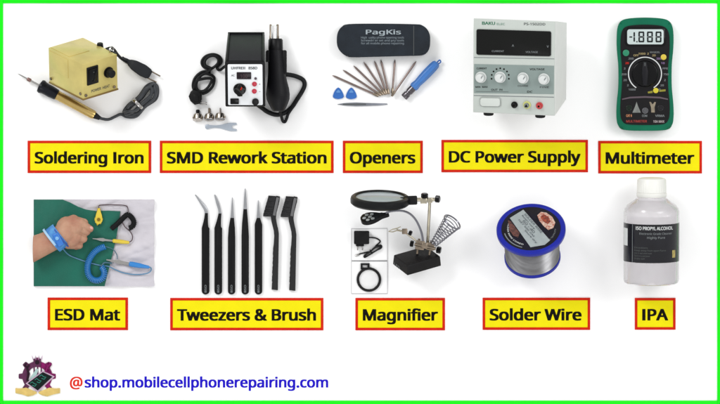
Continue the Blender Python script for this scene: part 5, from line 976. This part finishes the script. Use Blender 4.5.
tweezers(218.3, 7.8, [(214.0, 194.6), (215.4, 194.6), (218.6, 201.6), (220.6, 208.4), (221.4, 214.2), (218.6, 214.2), (218.2, 209.6), (216.0, 203.0)],
         [(214.4, 228), (216.8, 220.6), (218.5, 213.4), (221.5, 213.4), (220.6, 226.6), (222.2, 228.4)], 'black tweezers with a gently curved tip beside the sharply bent pair')
tweezers(231.6, 7.4, [(232.0, 197.4), (232.6, 197.4), (233.4, 208), (234.0, 218.6), (230.4, 218.6), (231.2, 208)],
         [(227.9, 238), (228.6, 228), (230.4, 217.8), (234.0, 217.8), (234.9, 228), (235.3, 238)], 'black straight tweezers with a medium tip, middle of the row')
tweezers(245.2, 7.4, [(244.9, 188.4), (245.5, 188.4), (246.5, 199), (247.0, 209.8), (243.4, 209.8), (243.9, 199)],
         [(241.5, 236), (242.0, 224), (243.4, 209), (247.0, 209), (248.2, 224), (248.9, 236)], 'black straight tweezers reaching higher than all the others')
tweezers(258.5, 7.6, [(258.0, 200.2), (258.6, 200.2), (259.4, 209), (260.1, 218.6), (256.6, 218.6), (257.2, 209)],
         [(254.7, 224.6), (255.0, 223.2), (256.8, 217.8), (260.0, 217.8), (261.8, 223.2), (262.3, 224.6)], 'black straight tweezers with square shoulders, beside the brushes')

M_br = mat('dark_grey_brush_plastic', (66, 66, 68), .42, var=.1, bump=.2)
M_bristle = mat('black_bristle', (34, 34, 36), .6, var=.6, vscale=900, rgb2=(70, 70, 72), stretch=(1, 1, 1))
br = thing('brush', 'black bristled toothbrush-shaped brush beside the square-shouldered tweezers', 'brush', 273, 245, 'black antistatic brushes')
hdl = [(276.2, 195.6), (280.0, 196.4), (279.6, 201), (276.6, 212.6), (275.2, 217.6), (275.6, 221), (278.0, 228), (278.9, 234), (278.4, 262), (277.9, 290.4), (271.6, 289.6), (271.9, 284), (272.6, 281), (271.9, 277), (272.9, 272.4), (272.3, 268), (273.3, 263), (272.7, 258.4), (273.5, 254), (273.0, 249), (273.7, 244), (274.2, 236), (273.8, 231), (271.4, 221.4), (270.8, 216.6), (271.8, 214)]
m = MB(); m.prism(hdl, flat(.3), 0, 4.8, .8, 2); m.build('handle', M_br, br)
bs = MB(); rnd = random.Random(3)
ang = Vector((268.6 - 263.2, -(195.2 - 215.6), 0)).normalized()
for i in range(22):
    for j in range(7):
        for s_ in range(3):
            f_ = i / 21
            y_ = 196.0 + f_ * 19.4 + rnd.uniform(-.35, .35)
            xr = 275.8 - f_ * 4.2; xl = 268.9 - f_ * 5.4 + rnd.uniform(-.6, .5)
            zc = .7 + j * .75
            a_ = q(xr, y_ + .6, zc); b_ = q(xl, y_ + rnd.uniform(-.6, .6) + .2, zc + rnd.uniform(-.3, .3))
            bs.cyl(a_, b_, .36, .26, n=5)
bs.build('bristles', M_bristle, br)
m = MB(); m.prism([(276.4, 197.2), (279.2, 197.8), (275.4, 215.8), (272.8, 215.2)], flat(5.1), 0, .4, .1); m.build('head_plate', mat('lighter_grey_plastic', (104, 104, 106), .4), br)
dup(br, 17.5, 0.6, 'black bristled toothbrush-shaped brush farthest from the tweezers')

# ================================================================== magnifier stand
ms = thing('magnifier_stand', 'helping hand stand with black base, lens, lamp, clip and coil holder', 'magnifier stand', 412, 240)
V4 = View(27.6, 31.1, 407.4, 275.8, dims=(39.7, 28.2, 10.7))
m = MB(V4.M); m.hexa([(0, 0, 0), (39.7, 0, 0), (39.7, 28.2, 0), (0, 28.2, 0)], [(.8, .8, 10.7), (38.9, .8, 10.7), (38.9, 27.4, 10.7), (.8, 27.4, 10.7)], .9, 3); m.build('base', mat('black_cast_base', (42, 40, 42), .5, var=.2, vscale=60, bump=.5, bscale=400), ms)
lettering('LED', 394.6, 400.2, 265.4, 2.6, lambda u, v, d: V4.left(u, v + (u - 394.6) * .78, d), M_grey_ink, ms, bold=6)
def zz(py): return 22 + (250 - py) * .50
def R3(x, y, dz=0): return q(x, y, zz(y) + dz)
m = MB(); m.cyl(R3(427.4, 248), R3(429.9, 199.4), 1.5, n=20, cham=.3); m.build('pole', M_brass, ms)
# lens head, seen nearly edge on
nl = Vector((0.02, .97, .235)).normalized()
lc_ = R3(380.2, 199.4, 3)
m = MB(); m.lathe([(24.6, 2.4), (25.2, 3.6), (27.4, 3.4), (29.0, 2.2), (29.6, 0), (29.4, -3.4), (27.4, -5.2), (24.6, -4.8), (24.0, -2), (23.8, 1.6)], lc_, nl, 72, closed=True)
lh = m.build('lens_frame', mat('black_lens_frame', (28, 30, 32), .4, var=.1, rvar=.08), ms)
m = MB(); m.lathe([(.2, 3.3), (20, 2.7), (25.0, 1.7), (25.0, .9), (.2, .9)], lc_, nl, 64); m.build('lens', mat('lens_glass', (214, 226, 232), .12, trans=.45, ior=1.1), lh)
m = MB(); m.M = Matrix.Translation(R3(411.6, 200.4, 3)) @ Matrix.Rotation(math.radians(2), 4, 'Z'); m.box((-7, -4.4, -4), (5.6, 4.6, 4), 1.2, 3); m.box((-12, -5.6, -4.5), (-5.6, 3.6, 4.5), 1.5, 3); m.build('lens_mount', M_black, ms)
m = MB(); m.cyl(R3(416, 199.6, 3), R3(434.6, 199.4, 3), 1.9, n=16); m.M = Matrix.Translation(R3(423.6, 200, 3)); m.box((-3.2, -3.6, -3), (3.2, 3, 3), .6)
m.M = Matrix.Translation(R3(429.8, 200.2, 3)); m.box((-2.6, -2.6, -2.6), (2.6, 2.6, 2.6), .5); m.build('joint', M_brass, ms)
def knob(x, y, ax, r=2.9, h=4.6, dz=0):
    m = MB(); p = R3(x, y, dz); axv = Vector(ax).normalized(); p = p - axv * h / 2
    rings = []
    u_ = axv.orthogonal().normalized(); w_ = axv.cross(u_)
    for t_, k in ((0, .8), (.4, 1), (h - .5, 1), (h, .8)):
        rings.append([p + axv * t_ + (u_ * math.cos(2 * PI * j / 40) + w_ * math.sin(2 * PI * j / 40)) * r * k * (1 + .07 * math.cos(8 * 2 * PI * j / 40)) for j in range(40)])
    m.loft(rings); m.build('knob', M_black_gloss, ms)
knob(424.6, 195.6, (0, 1, .3), 3.3, 4.6, 4); knob(437.6, 199.0, (1, -.1, .3), 3.3, 4.6, 3)
# lamp on a gooseneck
gp_ = smooth([R3(386, 212.6, 4), R3(393, 211.0, 4), R3(402, 210.9, 4), R3(409.6, 213.6, 3), R3(415.4, 219.4, 2), R3(419.4, 227, 1), R3(421.8, 234, 0), R3(423.2, 243, 0)], 8)
m = MB(); m.tube(gp_, .75, 10); m.tube(coil(gp_, .95, .3, 66, 8), .32, 5); m.build('gooseneck', mat('grey_gooseneck', (168, 168, 178), .3, .9), ms)
Rl = Matrix.Rotation(math.radians(12), 3, 'Z') @ Matrix.Rotation(math.radians(-58), 3, 'X')
cl_ = R3(370.2, 218.4, 4)
hp = MB(); hp.M = Matrix.Translation(cl_) @ Rl.to_4x4()
lo = [(-9.6, 0), (-8.4, 5.2), (-4.4, 8.4), (1.0, 8.6), (6.4, 6.4), (12, 3.0), (18.4, 1.6), (18.4, -1.6), (12, -3.0), (6.4, -6.4), (1.0, -8.6), (-4.4, -8.4), (-8.4, -5.2)]
lo = [(p.x, p.y) for p in smooth([(a, b, 0) for a, b in lo], 4, True)]
hp.prism(lo, lambda u, v, d: Vector((u, v, d)), -1.8, 1.8, .8, 2); lp_ = hp.build('lamp_head', mat('black_lamp_plastic', (36, 36, 38), .3), ms)
m = MB(); m.M = Matrix.Translation(cl_) @ Rl.to_4x4()
for x_, y_ in ((-5.6, 0), (-2.6, 4.6), (-2.6, -4.6), (2.4, 4.0), (2.4, -4.0), (0, 0)): m.lathe([(2.0, 1.6), (2.0, 2.0), (1.2, 2.6), (.1, 2.8)], (x_, y_, 0), (0, 0, 1), 16)
m.build('lamp_bulbs', mat('pale_lens', (198, 202, 200), .2), lp_)
# clip arm
m = MB(); m.cyl(R3(404, 231.6), R3(418.6, 242.6), .9, n=12); m.build('clip_arm', M_brass, ms)
m = MB(); m.M = Matrix.Translation(R3(404.6, 231.4)); m.box((-2.6, -2.8, -2.6), (2.8, 2.8, 2.6), .6); m.build('joint', M_bronze, ms)
knob(410.4, 233.0, (1, -.4, .2), 2.3, 3.2)
m = MB()
for s_ in (1, -1):
    P_ = [R3(388.4, 231.6 , 0), R3(392.6, 230.6 - 1.3 * s_, 0), R3(397.2, 229.4 - 1.0 * s_, 0), R3(400.8, 226.6 if s_ > 0 else 230.8, 0)]
    m.loft([[p + Vector((0, w_ * a, 1.3 * b)) for a, b in ((-1, -1), (1, -1), (1, 1), (-1, 1))] for p, w_ in zip(P_, (.35, .6, .7, .5))])
m.cyl(R3(396.6, 230), R3(402.4, 231.2), 1.0, n=12); m.build('clip', M_brass, ms)
# clamp cluster above the base
m = MB(); m.M = Matrix.Translation(R3(424, 245.8, 1)) @ Matrix.Rotation(math.radians(-8), 4, 'Z')
m.box((-8.6, -4.6, -3.0), (.6, 4.6, 3.0), .8); m.box((2.0, -3.6, -3), (10.4, 4.0, 3), .8); m.cyl((-9.5, .4, 3.0), (12, -1.4, 3.0), 1.5, n=16); m.box((-2.6, -2.6, 1.0), (3.4, 3.2, 4.4), .6)
m.cyl((-5.6, -9.0, -2), (-5.6, 6.4, -2), 1.2, n=14); m.cyl((6.6, -9.8, -2), (6.6, 6.4, -2), 1.2, n=14)
for x_ in (-6.8, -3.6, 5.0, 8.6): m.cyl((x_, 1.8, 2.6), (x_, 1.8, 4.0), .9, n=12)
m.build('clamp_block', M_bronze, ms)
knob(411.8, 243.6, (1, -.2, .1), 2.9, 3.6); knob(438.8, 250.0, (1, -.2, .2), 3.2, 4.6)
# coil holder for the iron
pa, pb = R3(433.2, 244.6, 0), R3(452.2, 222.0, 3); axh = (pb - pa).normalized(); Lh = (pb - pa).length
uh = axh.cross(Vector((0, 0, 1))).normalized(); wh = axh.cross(uh)
pts = []
for k in range(11 * 20 + 1):
    f_ = k / (11 * 20); rr = 3.4 + 6.0 * f_; a = 2 * PI * k / 20
    pts.append(pa + axh * (Lh * f_) + uh * rr * math.cos(a) + wh * rr * math.sin(a))
m = MB(); m.tube(pts, .5, 6)
for a in (0.4, 2.5, 4.6):
    m.tube([pa + axh * 0 + (uh * math.cos(a) + wh * math.sin(a)) * 3.4, pb + (uh * math.cos(a) + wh * math.sin(a)) * 9.5], .45, 6)
m.torus(pb, axh, 9.5, .8, 40, 8); m.build('coil_holder', mat('grey_spring_wire', (140, 140, 150), .3, .85), ms)

M_cardw = mat('white_card', (272, 272, 272), .6, var=.01)
M_cline = mat('pale_grey_outline', (206, 206, 208), .6)
for y0, y1, what in ((228.4, 260.6, 'white card with a thin grey outline holding the black power adapter'), (261.2, 293.8, 'white card with a thin grey outline holding the small round magnifier')):
    t = thing('backing_card', what, 'card', 369.4, (y0 + y1) / 2, 'outlined white cards beside the magnifier stand')
    m = MB(); m.box(q(351.4, y1, 0), q(387.4, y0, 1.0)); m.build('card', M_cardw, t)
    m = MB(); w_ = .55
    for a, b in (((351.2, y1), (351.2 + w_, y0)), ((387.6 - w_, y1), (387.6, y0)), ((351.2 + w_, y0 + w_), (387.6 - w_, y0)), ((351.2 + w_, y1), (387.6 - w_, y1 - w_))):
        m.box(q(a[0], a[1], 0), q(b[0], b[1], 1.25))
    m.build('outline', M_cline, t)
ad = thing('power_adapter', 'small black power adapter with a bundled black cord', 'adapter', 368, 243)
m = MB(); m.prism(rounded(354.0, 230.8, 369.2, 244.2, 1.0), flat(1), .1, 8.5, 1.0, 2); m.prism(rounded(356.0, 243.0, 364.0, 246.4, .6), flat(1), .6, 6.5, .5); m.build('adapter_body', M_black, ad)
for x_ in (357.6, 362.4):
    m = MB(); m.cyl(q(x_, 245, 5), q(x_, 250.4, 5), .7, n=12, cham=.2); m.build('pin', M_steel, ad)
pts = [q(369, 237.4, 4), q(373, 237.6, 2.4), q(377, 238.6, 2.2), q(380.2, 241.6, 2.2)]
for k in range(3):
    for j in range(8):
        a = math.radians(60 - 45 * j); c_, s_ = math.cos(math.radians(33)), math.sin(math.radians(33))
        ex, ey = (10.4 - k) * math.cos(a), (3.3 - .6 * k) * math.sin(a)
        if ex < 4: ey *= .35 + .1 * k
        if ex < -7: ey *= 2
        pts.append(q(372.8 + ex * c_ - ey * s_, 251.4 - (ex * s_ + ey * c_), 2.2 + .9 * k))
m = MB(); m.tube(smooth(pts + [q(361, 253.6, 2), q(357.4, 255.2, 2)], 6), .72, 8); m.build('cord', M_rubber, ad)
m = MB(); m.cyl(q(355.2, 255.8, 2.0), q(359.2, 254.6, 2.0), 1.0, n=14, cham=.2); m.build('barrel_plug', M_steel, ad)
m = MB(); m.torus(q(371.2, 251.8, 3.0), (1, .6, 0), 2.0, .7, 20, 8); m.build('cord_tie', M_black, ad)
hl = thing('hand_lens', 'small round spare magnifier lens with a black rim and slotted tab', 'magnifier', 368.8, 280)
m = MB(); m.torus(q(368.9, 279.6, 2.4), (0, 0, 1), 11.0, 1.35, 64, 10); rm = m.build('rim', mat('dark_rim', (52, 50, 52), .35), hl)
m = MB(); m.lathe([(.1, 1.0), (6, .8), (10.4, .3), (10.4, -.3), (6, -.8), (.1, -1.0)], q(368.9, 279.6, 2.4), (0, 0, 1), 48); m.build('lens', mat('clear_lens', (290, 290, 290), .03, trans=.95, ior=1.08), hl)
m = MB()
for a, b in (((360.6, 269.4), (362.6, 263.2)), ((367.4, 269.0), (369.6, 263.2)), ((362.6, 265.0), (367.4, 263.2)), ((362.6, 269.6), (367.4, 267.4))):
    m.box(q(a[0], a[1], 1.2), q(b[0], b[1], 3.4), .2)
m.build('tab', M_black, hl)

# ================================================================== solder spool
spo = thing('solder_spool', 'blue spool of silver solder wire with a dark printed label', 'solder spool', 532, 242)
V5 = View(46.6, 0, 531.0, 228.8, z=51.5, roll=5.0)
M_blue = mat('blue_spool_plastic', (24, 38, 164), .38, spec=.25, var=.06, rvar=.08)
m = MB(V5.M); m.lathe([(29.2, .2), (30.0, .9), (33.4, .7), (34.3, -.2), (34.3, -3.4), (33.6, -4.4), (20, -4.4), (20, .2)], (0, 0, 0), (0, 0, 1), 96, closed=True); m.build('flange', M_blue, spo)
m = MB(V5.M); m.lathe([(.1, -1.0), (28.9, -1.0), (29.3, -.6), (29.3, .35), (29.0, .5), (.1, .5)], (0, 0, 0), (0, 0, 1), 96); dk = m.build('label_disc', mat('black_label_paper', (32, 28, 34), .35, var=.5, vscale=35, rgb2=(22, 20, 40)), spo)
m = MB(V5.M)
prof = []
for k in range(44):
    t_ = -4.6 - 34.2 * k / 43
    rr = 27.6 - .7 * (k / 43)
    prof += [(rr - .25, t_ + .4), (rr + .22, t_)]
m.lathe([(20, -4.3)] + prof + [(18, -39.2)], (0, 0, 0), (0, 0, 1), 96)
m.build('solder_wire', mat('solder_metal', (150, 150, 152), .34, .8, var=.22, vscale=30, stretch=(1, 1, 6), rvar=.12), spo)
m = MB(V5.M); m.lathe([(20, -39.0), (27.4, -39.0), (28.0, -39.6), (28.0, -42.4), (27.2, -43), (20, -43)], (0, 0, 0), (0, 0, 1), 96, closed=True); m.build('flange', M_blue, spo)
def SP(px, py, d=0.0):
    c_, s_ = math.cos(math.radians(-5)), math.sin(math.radians(-5))
    dx, dy = px - 531.0, 228.8 - py
    x_, y_ = dx * c_ - dy * s_, dx * s_ + dy * c_
    return V5.M @ Vector((x_, y_ / math.sin(V5.e), .5 + d))
m = MB(); m.prism([(510.4, 218.6), (524.0, 210.4), (549.4, 240.6), (544, 245.0), (530.0, 247.4)], SP, 0, .25); bn = m.build('silver_band', mat('silver_label_foil', (182, 192, 194), .4, .3, var=.1, vscale=60), spo)
ux = Vector((25.8, 29.6)).normalized(); vx = Vector((-13.6, 8.2)).normalized()
def SB(u, v, d):      # u along the band, v across it
    b_ = Vector((517.4, 214.6)) + ux * u + Vector((-13.6, 8.2)) / 15.9 * v
    return SP(b_.x, b_.y, d + .25)
M_gp = mat('grey_print', (96, 104, 110), .5)
for k, (s, a, b, c) in enumerate((('SOLDER WIRE', 4, 29, 2.1), ('Rosin core', 4, 22, 1.5), ('60 - 40', 9, 25, 2.6), ('NET 500 GM', 6, 28, 1.6), ('Store dry', 18, 35, 1.5))):
    lettering(s, a, b, (-5.0, -2.4, .9, 3.2, 5.6)[k], c, SB, M_gp, bn, bold=7)
m = MB(); m.prism([(537.6, 216), (541.4, 212.6), (546.8, 213.4), (552.4, 217.6), (555.2, 223.2), (553.0, 228.4), (548.0, 230.4), (543.6, 226.6), (539.6, 221.4)], SP, 0, .3); im = m.build('label_flame', mat('cream_print', (232, 214, 196), .5, var=.5, vscale=240, rgb2=(176, 84, 60)), spo)
m = MB(); m.prism([(540.6, 217.8), (544.0, 215.0), (548.6, 217.4), (550.6, 222.0), (547.6, 224.8), (543.6, 222.2)], SP, .3, .5); m.build('label_flame_core', mat('orange_brown_print', (190, 84, 52), .5, var=.5, vscale=260, rgb2=(70, 30, 34)), im)
m = MB(); m.prism([(508.6, 221.0), (511.2, 222.0), (515.6, 228.0), (519.6, 233.6), (518.0, 238.0), (513.4, 236.0), (509.6, 230.4)], SP, 0, .3); m.build('label_patch', mat('brown_print', (130, 76, 66), .5, var=.5, vscale=220, rgb2=(40, 28, 34)), spo)
m = MB()
rg = []
for i in range(20):
    a = math.radians(188 + 58 * i / 19)
    rg.append([V5.M @ Vector((r * math.cos(a), r * math.sin(a), z_)) for r, z_ in ((26.2, .55), (27.2, .55), (27.2, .7), (26.2, .7))])
m.loft(rg); m.build('label_arc', M_grey_ink, dk)
def SA(u, v, d):          # round the rim of the label
    a = math.radians(u); return V5.M @ Vector(((23.6 - v) * math.cos(a), (23.6 - v) * math.sin(a), .5 + d))
lettering('SOLDER WIRE CORED', 150, 246, 1.0, 1.6, lambda u, v, d: V5.M @ Vector(((22.6 + v) * math.cos(math.radians(u)), (22.6 + v) * math.sin(math.radians(u)), .5 + d)), M_white_ink, dk, bold=6)
lettering('FINE QUALITY', -58, -8, 1.0, 1.5, lambda u, v, d: V5.M @ Vector(((24.0 + v) * math.cos(math.radians(u)), (24.0 + v) * math.sin(math.radians(u)), .5 + d)), M_grey_ink, dk, bold=6)

# ================================================================== alcohol bottle
bt = thing('alcohol_bottle', 'clear plastic bottle of alcohol with white cap and black label', 'bottle', 651, 232)
V6 = View(5, 0, 651.2, 283.6, z=31)
RB = 27.5
def bp(h, r): return (r, h)
m = MB(V6.M); m.lathe([(.1, 1.6), (16, 1.2), (22, .2), (24.6, .2), (26.6, 1.4), (RB, 4.2), (RB, 64), (RB, 72.0), (RB - .7, 75.0), (RB - 3.2, 78.4), (RB - 8.2, 82.0), (RB - 12.6, 85.4), (14.0, 87.6), (13.2, 89.0), (13.2, 91)], (0, 0, 0), (0, 0, 1), 96)
M_bt = mat('clear_bottle_plastic', (290, 285, 289), .1, trans=.72, ior=1.46, var=.02, spec=.6)
bb = m.build('bottle_body', M_bt, bt)
m = MB(V6.M); m.lathe([(.1, 2.4), (24, 2.4), (26.4, 4.6), (26.6, 66), (26.6, 68.8), (.1, 68.8)], (0, 0, 0), (0, 0, 1), 72); m.build('liquid', mat('clear_liquid', (292, 288, 292), .05, trans=.7, ior=1.2), bt)
m = MB(V6.M)
NC = 72; rings = []
for t_, r_ in ((86.4, 14.4), (87.4, 15.0), (90.4, 15.0), (91.0, 14.2), (91.4, 14.4), (103.4, 14.0), (104.8, 13.2), (105.4, 11.4)):
    rings.append([Vector(((r_ + (.35 if (j % 2 and 91.2 < t_ < 104) else 0)) * math.cos(2 * PI * j / NC), (r_ + (.35 if (j % 2 and 91.2 < t_ < 104) else 0)) * math.sin(2 * PI * j / NC), t_)) for j in range(NC)])
m.loft(rings); m.build('cap', mat('white_cap_plastic', (250, 250, 244), .4, var=.02), bt)
def BF(r0):
    def f(px, py, d=0.0):
        a = math.asin(max(-1, min(1, (px - 651.2) / RB)))
        return V6.M @ Vector(((r0 + d) * math.sin(a), -(r0 + d) * math.cos(a), (283.6 - py) / math.cos(V6.e) - 0))
    return f
def wrap(x0, x1, y0, y1, r0, th, nm, mt, par, full=False):
    m = MB(); rings = []; n = 60
    a0 = -math.pi * .62 if full else math.asin((x0 - 651.2) / RB); a1 = math.pi * .62 if full else math.asin((x1 - 651.2) / RB)
    for i in range(n + 1):
        a = a0 + (a1 - a0) * i / n
        rings.append([V6.M @ Vector((r * math.sin(a), -r * math.cos(a), (283.6 - y) / math.cos(V6.e))) for r, y in ((r0, y0), (r0, y1), (r0 + th, y1), (r0 + th, y0))])
    m.loft(rings); return m.build(nm, mt, par)
lb = wrap(0, 0, 222.6, 260.6, RB + .02, .18, 'label', mat('black_bottle_label', (40, 40, 50), .28, var=.3, vscale=20, coat=.3, rvar=.05), bt, True)
wrap(623.9, 627.0, 227.4, 244.6, RB + .22, .12, 'barcode_patch', M_white_ink, lb)
wrap(631.2, 631.6, 223.0, 260.2, RB + .22, .08, 'label_line', M_grey_ink, lb)
B1 = BF(RB + .2)
lettering('ISO PROPYL ALCOHOL', 634.6, 671.0, 228.0, 3.3, B1, M_white_ink, lb, bold=14)
lettering('Electronic Grade Cleaner', 638, 670, 232.6, 2.0, B1, M_grey_ink, lb, bold=4)
lettering('Highly Pure', 645.4, 663, 236.6, 2.2, B1, M_grey_ink, lb, bold=4)
for k, (s, e_) in enumerate((('Directions', 646), ('Keep away from open flame', 664), ('Use in well aired room', 650), ('Store in a cool place', 648), ('Shake well', 643))):
    lettering(s, 633.4, e_, 246.4 + 2.7 * k, 1.6, B1, M_dgrey_ink, lb, bold=4)
wrap(670.6, 673.6, 248.6, 256.0, RB + .22, .12, 'hazard_mark', mat('gold_print', (182, 164, 92), .5, var=.3, vscale=200), lb)
